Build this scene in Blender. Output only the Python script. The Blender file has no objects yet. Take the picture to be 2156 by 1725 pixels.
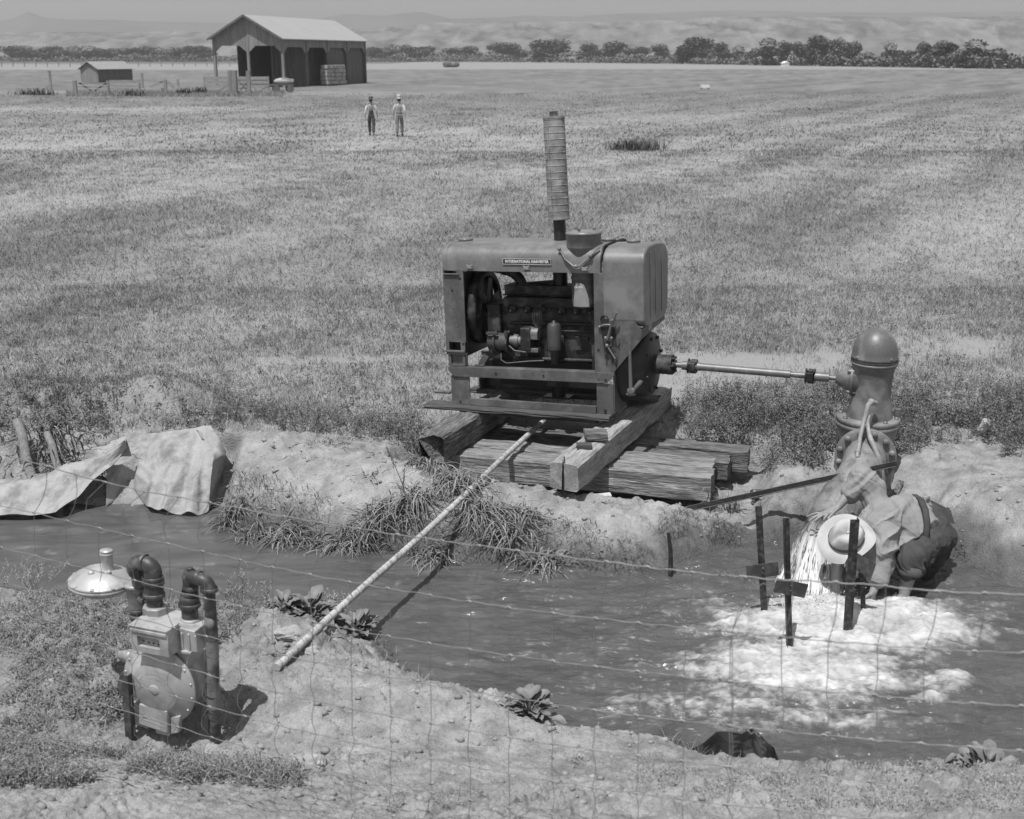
import bpy, math, random
import numpy as np
from mathutils import Vector, Matrix, Euler
S = bpy.context.scene
COL = S.collection
rnd = random.Random(7)
RS = np.random.RandomState(11)
R = math.radians
# ------------------------------------------------------------------ camera
FPX, CH = 2490.0, 3.6                      # focal length in photo pixels (2156 wide), camera height
PIT = math.atan((862.5-118)/FPX)
cam = bpy.data.cameras.new('camera')
cam.sensor_width = 36; cam.lens = FPX/2156*36
cam.clip_start = .1; cam.clip_end = 60000
cam.dof.use_dof = True; cam.dof.focus_distance = 10.6; cam.dof.aperture_fstop = 3.6
co = bpy.data.objects.new('camera', cam); COL.objects.link(co)
co.location = (0, 0, CH); co.rotation_euler = (math.pi/2-PIT, 0, 0)
S.camera = co
S.render.resolution_x, S.render.resolution_y = 1024, 819
# ------------------------------------------------------------------ light
SUN = Vector((-.19, -.30, .92)).normalized()      # towards the sun
el = math.asin(SUN.z); az = math.atan2(SUN.x, SUN.y)
W = bpy.data.worlds.new('World'); S.world = W; W.use_nodes = True
nt = W.node_tree; bg = nt.nodes['Background']
sky = nt.nodes.new('ShaderNodeTexSky'); sky.sky_type = 'NISHITA'; sky.sun_disc = False
sky.sun_elevation = el; sky.sun_rotation = az; sky.dust_density = 1.5; sky.air_density = 1.0
bw = nt.nodes.new('ShaderNodeSeparateColor')        # black and white film of the day saw mostly the blue of the sky
nt.links.new(sky.outputs[0], bw.inputs[0]); cc = nt.nodes.new('ShaderNodeCombineColor'); [nt.links.new(bw.outputs[2], cc.inputs[i]) for i in range(3)]; nt.links.new(cc.outputs[0], bg.inputs[0])
bg.inputs[1].default_value = .078
sl = bpy.data.lights.new('sun', 'SUN'); sl.energy = 4.2; sl.angle = R(.5); sl.color = (1, 1, 1)
so = bpy.data.objects.new('sun', sl); COL.objects.link(so)
so.rotation_euler = SUN.to_track_quat('Z', 'Y').to_euler(); so.location = (0, 0, 30)
S.view_settings.view_transform = 'Standard'; S.view_settings.look = 'None'
S.view_settings.gamma = 1; S.view_settings.use_curve_mapping = False
S.view_settings.exposure = .22
# ------------------------------------------------------------------ helpers
CP, SP = math.cos(PIT), math.sin(PIT)
def at(u, v, z=None, y=None):
    """where the line of sight through photo point (u, v) meets a height or a distance"""
    a, b = (u-1078)/FPX, (862.5-v)/FPX
    d = Vector((a, CP+b*SP, -SP+b*CP))
    t = (z-CH)/d.z if z is not None else y/d.y
    return Vector((d.x*t, d.y*t, CH+d.z*t))
def _h(xi, yi, s):
    n = (xi.astype(np.int64)*374761393+yi.astype(np.int64)*668265263+s*974634777) & 0xffffffff
    n = ((n ^ (n >> 13))*1274126177) & 0xffffffff
    return ((n ^ (n >> 16)) & 0xffff)/65535.0
def vn(x, y, s=0):
    xi, yi = np.floor(x), np.floor(y); fx, fy = x-xi, y-yi
    fx = fx*fx*(3-2*fx); fy = fy*fy*(3-2*fy)
    a = _h(xi, yi, s); b = _h(xi+1, yi, s); c = _h(xi, yi+1, s); d = _h(xi+1, yi+1, s)
    return (a+(b-a)*fx)*(1-fy)+(c+(d-c)*fx)*fy
def fbm(x, y, o=4, s=0, g=.5):
    x = np.asarray(x, float); y = np.asarray(y, float)
    t = 0; a = 1; n = 0
    for i in range(o):
        t = t+a*vn(x*2**i+i*17.3, y*2**i-i*9.1, s+i); n += a; a *= g
    return t/n
def clods(x, y, cell, seed, keep=.5, warp=.35):
    """heights 0..1 of rounded lumps, one per random cell"""
    x = x/cell+warp*(fbm(x/cell*1.3, y/cell*1.3, 2, seed+9)-.5)*2; y = y/cell+warp*(fbm(x*1.1, y/cell*1.3, 2, seed+5)-.5)*2
    xi, yi = np.floor(x), np.floor(y); out = np.zeros(x.shape)
    for i in (-1, 0, 1):
        for j in (-1, 0, 1):
            cx, cy = xi+i, yi+j; px = cx+.15+.7*_h(cx, cy, seed); py = cy+.15+.7*_h(cx, cy, seed+1); k = _h(cx, cy, seed+2); r = .25+.45*_h(cx, cy, seed+3)
            d2 = ((x-px)**2+(y-py)**2)/(r*r); out = np.maximum(out, np.where((k < keep) & (d2 < 1), np.sqrt(np.maximum(1-d2, 0))*r*1.3, 0))
    return out
def sst(x, a, b):
    t = np.clip((x-a)/(b-a), 0, 1); return t*t*(3-2*t)
MATS = {}
def mat(name, c, rough=.7, metal=0., ns=6., na=.25, bump=0., bs=40., attr=False, st=(1, 1, 1), spec=.5, dirt=None, ds=3., n2=0., n2s=60., trans=0., coat=0.):
    if name in MATS: return MATS[name]
    m = bpy.data.materials.new(name); m.use_nodes = True; t = m.node_tree; N = t.nodes; L = t.links
    b = N['Principled BSDF']; b.inputs['Roughness'].default_value = rough; b.inputs['Metallic'].default_value = metal
    b.inputs['Specular IOR Level'].default_value = spec; b.inputs['Coat Weight'].default_value = coat
    if trans: b.inputs['Transmission Weight'].default_value = trans
    tc = N.new('ShaderNodeTexCoord'); mp = N.new('ShaderNodeMapping'); mp.inputs['Scale'].default_value = st
    L.new(tc.outputs['Object'], mp.inputs[0])
    def noise(sc, det=5):
        n = N.new('ShaderNodeTexNoise'); n.inputs['Scale'].default_value = sc; n.inputs['Detail'].default_value = det
        n.inputs['Roughness'].default_value = .6; L.new(mp.outputs[0], n.inputs['Vector']); return n
    def rng(src, lo, hi, f0=.3, f1=.7):
        r = N.new('ShaderNodeMapRange'); r.inputs[1].default_value = f0; r.inputs[2].default_value = f1
        r.inputs[3].default_value = lo; r.inputs[4].default_value = hi; L.new(src, r.inputs[0]); return r.outputs[0]
    def mth(op, a, bb):
        q = N.new('ShaderNodeMath'); q.operation = op
        for i, s in enumerate((a, bb)):
            if isinstance(s, (int, float)): q.inputs[i].default_value = s
            else: L.new(s, q.inputs[i])
        return q.outputs[0]
    n1 = noise(ns); f = rng(n1.outputs[0], 1-na, 1+na)
    if n2: f = mth('MULTIPLY', f, rng(noise(n2s, 3).outputs[0], 1-n2, 1+n2))
    v = mth('MULTIPLY', f, c)
    if dirt is not None:
        k = rng(noise(ds, 6).outputs[0], 0, 1, .48, .62)
        v = mth('ADD', mth('MULTIPLY', v, mth('SUBTRACT', 1, k)), mth('MULTIPLY', k, dirt))
    if attr:
        a = N.new('ShaderNodeAttribute'); a.attribute_name = 'tone'
        v = mth('MULTIPLY', v, a.outputs['Fac'])
    cb = N.new('ShaderNodeCombineColor')
    for i in range(3): L.new(v, cb.inputs[i])
    L.new(cb.outputs[0], b.inputs['Base Color'])
    if bump:
        bp = N.new('ShaderNodeBump'); bp.inputs['Strength'].default_value = 1 if bump > .02 else min(1, bump*10); bp.inputs['Distance'].default_value = bump
        L.new(noise(bs, 4).outputs[0], bp.inputs['Height']); L.new(bp.outputs[0], b.inputs['Normal'])
    MATS[name] = m; return m
def link_mesh(name, V, F, m, smooth=False, tone=None, loops=None):
    """V (n,3) array; F list of tuples, or loops=(flat indices, starts, totals)"""
    me = bpy.data.meshes.new(name); V = np.asarray(V, np.float32)
    if loops is None:
        me.from_pydata(V.tolist(), [], F)
    else:
        li, ls, lt = loops
        me.vertices.add(len(V)); me.vertices.foreach_set('co', V.ravel())
        me.loops.add(len(li)); me.loops.foreach_set('vertex_index', np.asarray(li, np.int32))
        me.polygons.add(len(ls)); me.polygons.foreach_set('loop_start', np.asarray(ls, np.int32))
        me.update(calc_edges=True)
    if tone is not None:
        a = me.attributes.new('tone', 'FLOAT', 'POINT'); a.data.foreach_set('value', np.asarray(tone, np.float32))
    if smooth: me.polygons.foreach_set('use_smooth', np.ones(len(me.polygons), bool))
    me.materials.append(m)
    return bpy.data.objects.new(name, me)
def tag(o, label=None, cat=None, group=None, kind=None):
    if label: o['label'] = label
    if cat: o['category'] = cat
    if group: o['group'] = group
    if kind: o['kind'] = kind
    return o
def root_of(o):
    while o.parent: o = o.parent
    return o
def finish(o, parent=None, world=True, bevel=0., seg=2, sub=0):
    me = o.data
    if parent is not None:
        if world: me.transform(root_of(parent).matrix_basis.inverted())
        o.parent = parent
    elif world:
        n = len(me.vertices); c = np.empty(n*3, np.float32); me.vertices.foreach_get('co', c); c = c.reshape(-1, 3)
        b = Vector(((c[:, 0].min()+c[:, 0].max())/2, (c[:, 1].min()+c[:, 1].max())/2, c[:, 2].min())).freeze()
        me.transform(Matrix.Translation(-Vector(b))); o.location = b
    COL.objects.link(o)
    if bevel:
        k = o.modifiers.new('bevel', 'BEVEL'); k.width = bevel; k.segments = seg; k.limit_method = 'ANGLE'; k.angle_limit = R(40)
        me.polygons.foreach_set('use_smooth', np.ones(len(me.polygons), bool))
        w = o.modifiers.new('wn', 'WEIGHTED_NORMAL'); w.keep_sharp = False
    return o
def empty(name, loc, label=None, cat=None, group=None, rot=(0, 0, 0)):
    o = bpy.data.objects.new(name, None); COL.objects.link(o); o.empty_display_size = .1
    o.location = loc; o.rotation_euler = rot; return tag(o, label, cat, group)
def frame(d, up=None):
    d = Vector(d).normalized(); u = Vector(up) if up is not None else (Vector((0, 0, 1)) if abs(d.z) < .95 else Vector((1, 0, 0)))
    a = d.cross(u).normalized(); return a, a.cross(d).normalized(), d      # side, up, along
class MB:
    def __init__(s): s.v = []; s.f = []; s.sm = []
    def add(s, vs, fs, smooth=False):
        n = len(s.v); s.v += [tuple(p) for p in vs]; s.f += [tuple(i+n for i in f) for f in fs]; s.sm += [smooth]*len(fs); return s
    def box(s, c, d, rot=None, taper=1.):
        M = Euler(rot).to_matrix() if rot is not None else Matrix.Identity(3); vs = []
        for z in (-1, 1):
            k = taper if z > 0 else 1
            for x, y in ((-1, -1), (1, -1), (1, 1), (-1, 1)):
                vs.append(Vector(c)+M @ Vector((x*d[0]/2*k, y*d[1]/2*k, z*d[2]/2)))
        return s.add(vs, [(3, 2, 1, 0), (4, 5, 6, 7), (0, 1, 5, 4), (1, 2, 6, 5), (2, 3, 7, 6), (3, 0, 4, 7)])
    def bar(s, a, b, w, h, up=None, w2=None, h2=None):
        a, b = Vector(a), Vector(b); x, z, d = frame(b-a, up); vs = []
        for p, ww, hh in ((a, w, h), (b, w2 or w, h2 or h)):
            for i, j in ((-1, -1), (1, -1), (1, 1), (-1, 1)): vs.append(p+x*i*ww/2+z*j*hh/2)
        return s.add(vs, [(0, 1, 2, 3), (7, 6, 5, 4), (4, 5, 1, 0), (5, 6, 2, 1), (6, 7, 3, 2), (7, 4, 0, 3)])
    def tube(s, path, r, n=10, cap=True, flat=1., up=None):
        P = [Vector(p) for p in path]; m = len(P); rr = r if isinstance(r, (list, tuple)) else [r]*m
        vs = []; pu = Vector(up) if up is not None else None
        for i, p in enumerate(P):
            d = (P[min(i+1, m-1)]-P[max(i-1, 0)]); x, z, d = frame(d, pu); pu = z
            for k in range(n):
                t = 2*math.pi*k/n; vs.append(p+x*math.cos(t)*rr[i]+z*math.sin(t)*rr[i]*flat)
        fs = []
        for i in range(m-1):
            for k in range(n):
                a, b = i*n+k, i*n+(k+1) % n; fs.append((a, b, b+n, a+n))
        s.add(vs, fs, True)
        if cap:
            s.add(vs[:n], [tuple(range(n))[::-1]]); s.add(vs[-n:], [tuple(range(n))])
        return s
    def cyl(s, a, b, r, r2=None, n=16, cap=True): return s.tube([a, b], [r, r if r2 is None else r2], n, cap)
    def lathe(s, prof, c=(0, 0, 0), axis=(0, 0, 1), n=24, up=None, smooth=True):
        x, z, d = frame(axis, up); c = Vector(c); m = len(prof); vs = []
        for r, h in prof:
            for k in range(n):
                t = 2*math.pi*k/n; vs.append(c+d*h+(x*math.cos(t)+z*math.sin(t))*r)
        fs = [(i*n+k, i*n+(k+1) % n, (i+1)*n+(k+1) % n, (i+1)*n+k) for i in range(m-1) for k in range(n)]
        return s.add(vs, fs, smooth)
    def prism(s, poly, d0, d1, o=(0, 0, 0), ax=((1, 0, 0), (0, 0, 1), (0, 1, 0))):
        """polygon in the plane of ax[0], ax[1], pushed from d0 to d1 along ax[2]"""
        A = [Vector(a) for a in ax]; o = Vector(o); n = len(poly)
        vs = [o+A[0]*p[0]+A[1]*p[1]+A[2]*d for d in (d0, d1) for p in poly]
        fs = [tuple(range(n)), tuple(range(2*n-1, n-1, -1))]+[(i+n, (i+1) % n+n, (i+1) % n, i) for i in range(n)]
        return s.add(vs, fs)
    def ball(s, c, r, n=12, m=8, rot=None):
        if not isinstance(r, (list, tuple)): r = (r, r, r)
        M = Euler(rot).to_matrix() if rot is not None else Matrix.Identity(3); c = Vector(c); vs = []
        for i in range(m+1):
            p = math.pi*i/m
            for k in range(n):
                t = 2*math.pi*k/n; vs.append(c+M @ Vector((r[0]*math.sin(p)*math.cos(t), r[1]*math.sin(p)*math.sin(t), -r[2]*math.cos(p))))
        return s.add(vs, [(i*n+k, i*n+(k+1) % n, (i+1)*n+(k+1) % n, (i+1)*n+k) for i in range(m) for k in range(n)], True)
    def grid(s, G, smooth=True):
        h, w = len(G), len(G[0]); return s.add([p for r in G for p in r], [(i*w+j, i*w+j+1, (i+1)*w+j+1, (i+1)*w+j) for i in range(h-1) for j in range(w-1)], smooth)
    def build(s, name, m, parent=None, world=True, bevel=0., seg=2):
        me = bpy.data.meshes.new(name); me.from_pydata([tuple(p) for p in s.v], [], s.f)
        me.polygons.foreach_set('use_smooth', s.sm); me.materials.append(m)
        return finish(bpy.data.objects.new(name, me), parent, world, bevel, seg)
def copy_tree(o, parent=None):
    c = o.copy(); COL.objects.link(c); c.parent = parent
    for ch in [k for k in bpy.data.objects if k.parent == o]: copy_tree(ch, c)
    return c
def bend(a, b, c, n=6):
    a, b, c = Vector(a), Vector(b), Vector(c); return [(a*(1-t)**2+b*2*t*(1-t)+c*t*t) for t in [i/n for i in range(n+1)]]
def blades(base, hgt, lean, wid, az, k=2, droop=0., tone=None, waz=None):
    """many grass blades as one array: base (n,3), hgt, lean (horizontal reach), width, azimuth of the lean"""
    n = len(base); dx, dy = np.cos(az), np.sin(az)
    wz = az+np.pi/2 if waz is None else waz
    wx, wy = np.cos(wz), np.sin(wz)
    V = np.empty((n, 2*k+1, 3), np.float32)
    for i in range(k+1):
        t = i/k; w = wid*(1-t**1.8)*.5*(.75+.5*min(1, t*3)) if i < k else 0
        h = hgt*(t-droop*t**3); l = lean*t**1.7
        cx = base[:, 0]+dx*l; cy = base[:, 1]+dy*l; cz = base[:, 2]+h
        if i < k:
            V[:, 2*i, 0] = cx-wx*w; V[:, 2*i, 1] = cy-wy*w; V[:, 2*i, 2] = cz
            V[:, 2*i+1, 0] = cx+wx*w; V[:, 2*i+1, 1] = cy+wy*w; V[:, 2*i+1, 2] = cz
        else: V[:, 2*k, 0] = cx; V[:, 2*k, 1] = cy; V[:, 2*k, 2] = cz
    pat = []; tot = []
    for i in range(k-1): pat += [2*i, 2*i+1, 2*i+3, 2*i+2]; tot.append(4)
    pat += [2*k-2, 2*k-1, 2*k]; tot.append(3)
    li = (np.arange(n)[:, None]*(2*k+1)+np.array(pat)[None]).ravel()
    return V.reshape(-1, 3), li, np.tile(tot, n), (None if tone is None else np.repeat(tone, 2*k+1))
def leaves(c, size, tone, rs, asp=.6, flat=.5):
    """small diamond leaves at points c"""
    n = len(c); a = rs.uniform(0, 2*np.pi, n); e = rs.uniform(-.2, 1.2, n)*(1-flat)+.15
    d = np.stack([np.cos(a)*np.cos(e), np.sin(a)*np.cos(e), np.sin(e)], 1)
    sd = np.stack([-np.sin(a), np.cos(a), rs.uniform(-.5, .5, n)], 1)
    s = size[:, None]
    V = np.stack([c, c+d*s*.5+sd*s*asp*.5, c+d*s, c+d*s*.5-sd*s*asp*.5], 1).reshape(-1, 3)
    li = np.arange(4*n); return V, li, np.full(n, 4), np.repeat(tone, 4)
def merge(parts):
    V = []; LI = []; LT = []; T = []; o = 0
    for v, li, lt, t in parts:
        V.append(v); LI.append(li+o); LT.append(lt); T.append(t); o += len(v)
    LT = np.concatenate(LT); return np.concatenate(V), np.concatenate(LI), np.concatenate([[0], np.cumsum(LT)[:-1]]), LT, np.concatenate(T)
def veg(name, parts, m, parent=None, smooth=False):
    V, li, ls, lt, t = merge(parts)
    return finish(link_mesh(name, V, None, m, smooth, t, (li, ls, lt)), parent)
# ------------------------------------------------------------------ the ditch outline and the lie of the land
WZ = -.45
_far = [(-100, 1092), (41, 1098), (250, 1097), (430, 1090), (520, 1125), (700, 1148), (900, 1175), (1050, 1188), (1180, 1190), (1300, 1205), (1400, 1197), (1500, 1160), (1600, 1145), (1720, 1120), (1850, 1108), (1985, 1160), (2114, 1225), (2250, 1262)]
_near = [(2250, 1640), (2114, 1652), (1953, 1660), (1793, 1655), (1718, 1635), (1628, 1625), (1503, 1595), (1427, 1560), (1343, 1555), (1193, 1525), (1055, 1468), (950, 1450), (850, 1415), (810, 1355), (740, 1325), (560, 1295), (448, 1301), (380, 1300), (242, 1285), (120, 1262), (41, 1240), (-100, 1220)]
POLY = [at(u, v, WZ).xy[:] for u, v in _far]+[(5.5, 7.6), (9, 6.8), (9, 4.2), (5.5, 5.2)]+[at(u, v, WZ).xy[:] for u, v in _near]+[(-6, 8.9), (-12, 10), (-12, 12.5), (-6, 10.8)]
POLY = np.array(POLY)
def sdist(x, y):
    """distance to the waterline, negative in the water"""
    x = np.asarray(x, float); y = np.asarray(y, float)
    D = np.full(x.shape, 1e9); ins = np.zeros(x.shape, bool); n = len(POLY)
    for i in range(n):
        ax, ay = POLY[i]; bx, by = POLY[(i+1) % n]; ex, ey = bx-ax, by-ay
        t = np.clip(((x-ax)*ex+(y-ay)*ey)/(ex*ex+ey*ey), 0, 1)
        D = np.minimum(D, (x-ax-ex*t)**2+(y-ay-ey*t)**2)
        if ay != by:
            ins ^= ((ay > y) != (by > y)) & (x < (bx-ax)*(y-ay)/(by-ay)+ax)
    D = np.sqrt(D); return np.where(ins, -D, D)
def midline(x): return 8.6-.12*np.clip(x+2.5, -9, 9)-.16*np.clip(x-1, 0, 9)
MOUNDS = [(-4.0, 11.75, .9, .36, .36), (-3.4, 11.7, .5, .34, .22), (3.5, 10.0, .42, .3, -.14), (-2.1, 10.9, .6, .3, .07), (-1.35, 10.75, .4, .3, .03), (3.9, 10.5, .6, .5, .05), (4.4, 9.4, .5, .6, .12),
          (-2.0, 6.05, .36, .26, -.24), (-1.62, 6.2, .25, .2, -.12), (-5.2, 11.8, .7, .4, .35), (-2.9, 5.4, .6, .5, .06), (1.35, 6.0, .2, .12, .05)]
def ground(x, y, fine=True):
    x = np.asarray(x, float); y = np.asarray(y, float)
    near = (y < 16) & (np.abs(x) < 14)
    d = np.full(x.shape, 99.); 
    if near.any(): d[near] = sdist(x[near], y[near])
    wob = (fbm(x*1.7, y*1.7, 3, 5)-.5)*.16*sst(d, .12, .4); d = d+wob
    farside = y > midline(x)
    bank = np.where(farside, -.06-.10*np.exp(-((x-.9)/1.2)**2), -.14)
    ramp = np.where(farside, .75, .40)
    h = WZ+(bank-WZ)*np.where(farside, 1-(1-np.clip(d/ramp, 0, 1))**2, sst(d, -.04, .58))
    h = np.where(d > 0, h, WZ-.3*sst(-d, 0, .35)-.02)
    ridge = .11*np.exp(-((d-.85)/.42)**2)*sst(-x, .2, 1.1)*farside
    h = h+ridge
    # hollow under the timbers
    u = (x-.75)*math.cos(-.386+.13)+(y-10.85)*math.sin(-.386+.13); v = -(x-.75)*math.sin(-.386+.13)+(y-10.85)*math.cos(-.386+.13)
    hol = sst(1.85-np.abs(u), 0, .3)*sst(.95-np.abs(v), 0, .2)
    h = h*(1-hol)+(-.43)*hol
    # the field
    f = sst(y, 11.2, 12.6)*farside
    h = h*(1-f)+f*(-.01+(fbm(x*.35, y*.35, 3, 9)-.5)*.14*sst(y, 12, 18))
    # the embankment the camera stands on
    e = np.clip(5.95-y, 0, 9); k = .40*(np.sqrt(e*e+.04)-.2)*np.where(farside, 0, 1)
    h = h+np.minimum(k, 1.3)
    cap_ = -.68+(y-10.02)*.56+np.clip(y-10.98, 0, 9)*3; wl = sst(-x, 2.55, 2.75)*farside; h = np.where((h > cap_) & (wl > 0), h*(1-wl)+cap_*wl, h)
    for mx, my, rx, ry, a in MOUNDS: h = h+a*np.exp(-((x-mx)/rx)**2-((y-my)/ry)**2)
    if fine:
        land = sst(d, 0, .12); q = (y < 16)
        rough = np.where(farside, .8, 1.)*land*q*(1-f*.6)
        n1 = fbm(x*3, y*3, 3, 21)-.5; n2 = fbm(x*9, y*9, 3, 22, .55)-.5; n3 = 0
        lump = np.maximum(sst(fbm(x*1.1, y*1.1, 2, 31), .38, .58), .65*farside)
        lm = .35+.65*lump; c1 = np.zeros(x.shape); c2 = np.zeros(x.shape); c3 = np.zeros(x.shape)
        if near.any(): c1[near] = clods(x[near], y[near], .16, 301, .32); c2[near] = clods(x[near], y[near], .075, 311, .45); c3[near] = clods(x[near], y[near], .036, 321, .6)
        h = h+rough*(n1*.05+n2*(.020+.030*lump)+c1*.060*lump+c2*.032*lm+c3*.020*(.6+.4*lm))
    return h
def gz(x, y): return float(ground(np.array([x]), np.array([y]))[0])
# far terrain keeps a little slope up; one sheet from behind the camera to the horizon
def rows():
    ys = list(np.linspace(-6, 3.0, 30)); y = 3.0
    while y < 14: ys.append(y); y += .0085*max(1, (y/6)**1.15) if y < 11.6 else .035
    while y < 9000: ys.append(y); y *= 1.012 if y < 90 else 1.05
    return np.array(ys)
ys = rows(); sc = np.concatenate([np.linspace(-1.8, -.56, 60)[:-1], np.linspace(-.56, .56, 900), np.linspace(.56, 1.8, 60)[1:]])
SX = (np.clip(ys, 0, None)+1.5)
GX = sc[None, :]*SX[:, None]; GY = np.repeat(ys[:, None], len(sc), 1)
GZ = ground(GX, GY)
def stripes(x, y):
    c, s_ = math.cos(R(27)), math.sin(R(27)); w = x*c-y*s_            # across the windrows
    l = x*s_+y*c
    a = fbm(w/1.9+3, l/14., 3, 41); return a
def field_tone(x, y):
    """0 green growth, 1 pale dry stubble"""
    a = stripes(x, y); b = fbm(x/3.2, y/5.5, 4, 43); c = fbm(x*1.3, y*.9, 3, 44)
    ws = .26+.46*sst(x, 1, 9)*sst(y, 13, 22); t = (.82-ws)*b+ws*a+.18*c
    g = .47+.5*(t-.5)*4.3
    g = g+.22*np.exp(-((y-13.2)/1.0)**2)*sst(-x, -1, 3)-.10*np.exp(-((y-23)/5.)**2)*.6
    return np.clip(g, 0, 1)
def bare(x, y):
    n = fbm(x*.8, y*.8, 4, 47)
    b = np.exp(-((x-3.0)/1.9)**2-((y-13.9)/.8)**2)+.9*np.exp(-((x-4.4)/1.6)**2-((y-12.4)/.7)**2)+.95*np.exp(-((x-1.9)/.6)**2-((y-12.9)/.55)**2)+.8*np.exp(-((x-5.4)/1.2)**2-((y-15.0)/1.2)**2)+.7*np.exp(-((x+1.2)/2.2)**2-((y-14.2)/.45)**2)
    return np.clip(sst(b+.9*(n-.5), .35, .8), 0, 1)
dd = np.full(GX.shape, 9.); mk = (GY < 16) & (np.abs(GX) < 14); dd[mk] = sdist(GX[mk], GY[mk])
ft = field_tone(GX, GY); br = bare(GX, GY)
fld = sst(GY, 10.9, 12.2)*(GY > midline(GX))
dirt = .275+.12*(fbm(GX*.9, GY*.9, 4, 51)-.5)+.26*(fbm(GX*9, GY*9, 4, 52)-.5)
near_t = .20+.17*ft+.12*(fbm(GX*2.5, GY*1.6, 3, 53)-.5)
far_t = .165+.10*(ft-.35)
near_t = near_t*.90; far_t = far_t*.92
grs = near_t*(1-sst(GY, 45, 100))+far_t*sst(GY, 45, 100)
tone = dirt*(1-fld)+fld*(grs*(1-br)+.29*br)
wet = 1-sst(dd+.26*(fbm(GX*3, GY*3, 3, 55)-.5), .04, .26+.10*(GY > midline(GX))); tone = tone*(1-.62*wet)
lft = sst(-GX, 1.6, 2.6)*sst(8.0-GY, 0, .8)*(1-sst(GY-5.2, 2.6, 3.0)); tone = tone*(1-.28*lft*fbm(GX*3, GY*3, 3, 57))
far_band = sst(GY+40*(fbm(GX/90., GY*0, 2, 61)-.5), 330, 350)
tone = tone*(1-far_band)+.25*far_band
dark_band = sst(GY, 560, 640)*(GX < -60); tone = tone*(1-dark_band)+.12*dark_band
g1 = np.exp(-((GY-86)/5.)**2)*sst(-GX, 14, 20); tone = tone*(1-.8*g1)+.30*.8*g1
g2 = .5*np.exp(-((GY-124-10*(fbm(GX/20, GY*0, 2, 66)-.5))/5.)**2)*sst(-GX, 4, 14); tone = tone*(1-g2)+.32*g2
ny, nx = GX.shape
idx = np.arange(ny*nx).reshape(ny, nx)
q = np.stack([idx[:-1, :-1], idx[:-1, 1:], idx[1:, 1:], idx[1:, :-1]], -1).reshape(-1, 4)
M_ground = mat('ground_soil', 1.0, .95, ns=25., na=.10, bump=.0205, bs=52., attr=True, n2=.14, n2s=110., spec=.2)
gr = link_mesh('ground', np.stack([GX, GY, GZ], -1).reshape(-1, 3), None, M_ground, True, tone.ravel(), (q.ravel(), np.arange(len(q))*4, np.full(len(q), 4)))
COL.objects.link(gr); tag(gr, 'dry dirt bank and mown hay field running back to the river trees', None, None, 'structure')
# ------------------------------------------------------------------ water, ruffled by the pump, white with foam where the jet falls
def foam_f(x, y):
    B = [(1800, 1315, .95, .46, 1.3), (1680, 1410, .74, .48, 1.0), (1965, 1325, .36, .24, .9), (1740, 1285, .4, .25, 1.2), (1850, 1440, .55, .2, .7), (1560, 1310, .26, .2, .8),
         (1560, 1480, .75, .2, .46), (1720, 1510, .75, .14, .46), (2010, 1435, .16, .13, .8), (1955, 1475, .16, .06, .8), (1440, 1400, .35, .12, .36), (1500, 1270, .2, .06, .5)]
    f = np.zeros(x.shape)
    for u, v, rx, ry, a in B:
        p = at(u, v, WZ); f = np.maximum(f, a*np.exp(-(((x-p.x)/rx)**2+((y-p.y)/ry)**2)**1.5))
    return f
wx = np.arange(-12, 12, .016); 
wx = np.concatenate([np.linspace(-12, -4.2, 60)[:-1], np.arange(-4.2, .8, .022), np.arange(.8, 4.2, .0105), np.linspace(4.2, 9, 60)])
wy = np.concatenate([np.linspace(4.0, 5.4, 30)[:-1], np.arange(5.4, 10.4, .013), np.linspace(10.4, 12.8, 20)])
X, Y = np.meshgrid(wx, wy)
F = foam_f(X, Y)
wp = fbm(X*2.6, Y*2.6, 3, 71)*1.6; n = fbm(X*6+wp, Y*7.5+wp, 5, 72, .62); nf = fbm(X*22, Y*26, 3, 73, .6)
foam = sst(F+(n-.5)*.85+(nf-.5)*.55, .12, 1.0)*np.clip(.84+.7*(nf-.5)+.6*(n-.5), .3, 1)
flow = sst(X, -2.2, .6)
rip = (fbm(X*3+wp, Y*9, 4, 75, .55)-.5)*(.006+.055*flow)+(fbm(X*18, Y*38, 3, 76)-.5)*(.002+.022*flow)
boil = np.clip(F, 0, 1.4)
Z = WZ+rip+boil*.05+boil*((n-.5)*.05+(fbm(X*11, Y*15, 3, 77, .5)-.5)*.045)+foam*nf*.011
idx = np.arange(X.size).reshape(X.shape)
q = np.stack([idx[:-1, :-1], idx[:-1, 1:], idx[1:, 1:], idx[1:, :-1]], -1).reshape(-1, 4)
m = bpy.data.materials.new('ditch_water'); m.use_nodes = True; t = m.node_tree; N = t.nodes; L = t.links; b = N['Principled BSDF']
a = N.new('ShaderNodeAttribute'); a.attribute_name = 'tone'
mix = N.new('ShaderNodeMix'); mix.data_type = 'FLOAT'; mix.inputs[2].default_value = .085; mix.inputs[3].default_value = .50
L.new(a.outputs['Fac'], mix.inputs[0])
tc = N.new('ShaderNodeTexCoord'); mp = N.new('ShaderNodeMapping'); mp.inputs['Scale'].default_value = (1, 2.4, 1); L.new(tc.outputs['Object'], mp.inputs[0])
n0 = N.new('ShaderNodeTexNoise'); n0.inputs['Scale'].default_value = 1.6; n0.inputs['Detail'].default_value = 6; n0.inputs['Distortion'].default_value = 1.6; L.new(mp.outputs[0], n0.inputs['Vector'])
r0 = N.new('ShaderNodeMapRange'); r0.inputs[1].default_value = .3; r0.inputs[2].default_value = .7; r0.inputs[3].default_value = .72; r0.inputs[4].default_value = 1.28; L.new(n0.outputs[0], r0.inputs[0])
ml = N.new('ShaderNodeMath'); ml.operation = 'MULTIPLY'; L.new(mix.outputs[0], ml.inputs[0]); L.new(r0.outputs[0], ml.inputs[1])
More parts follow.
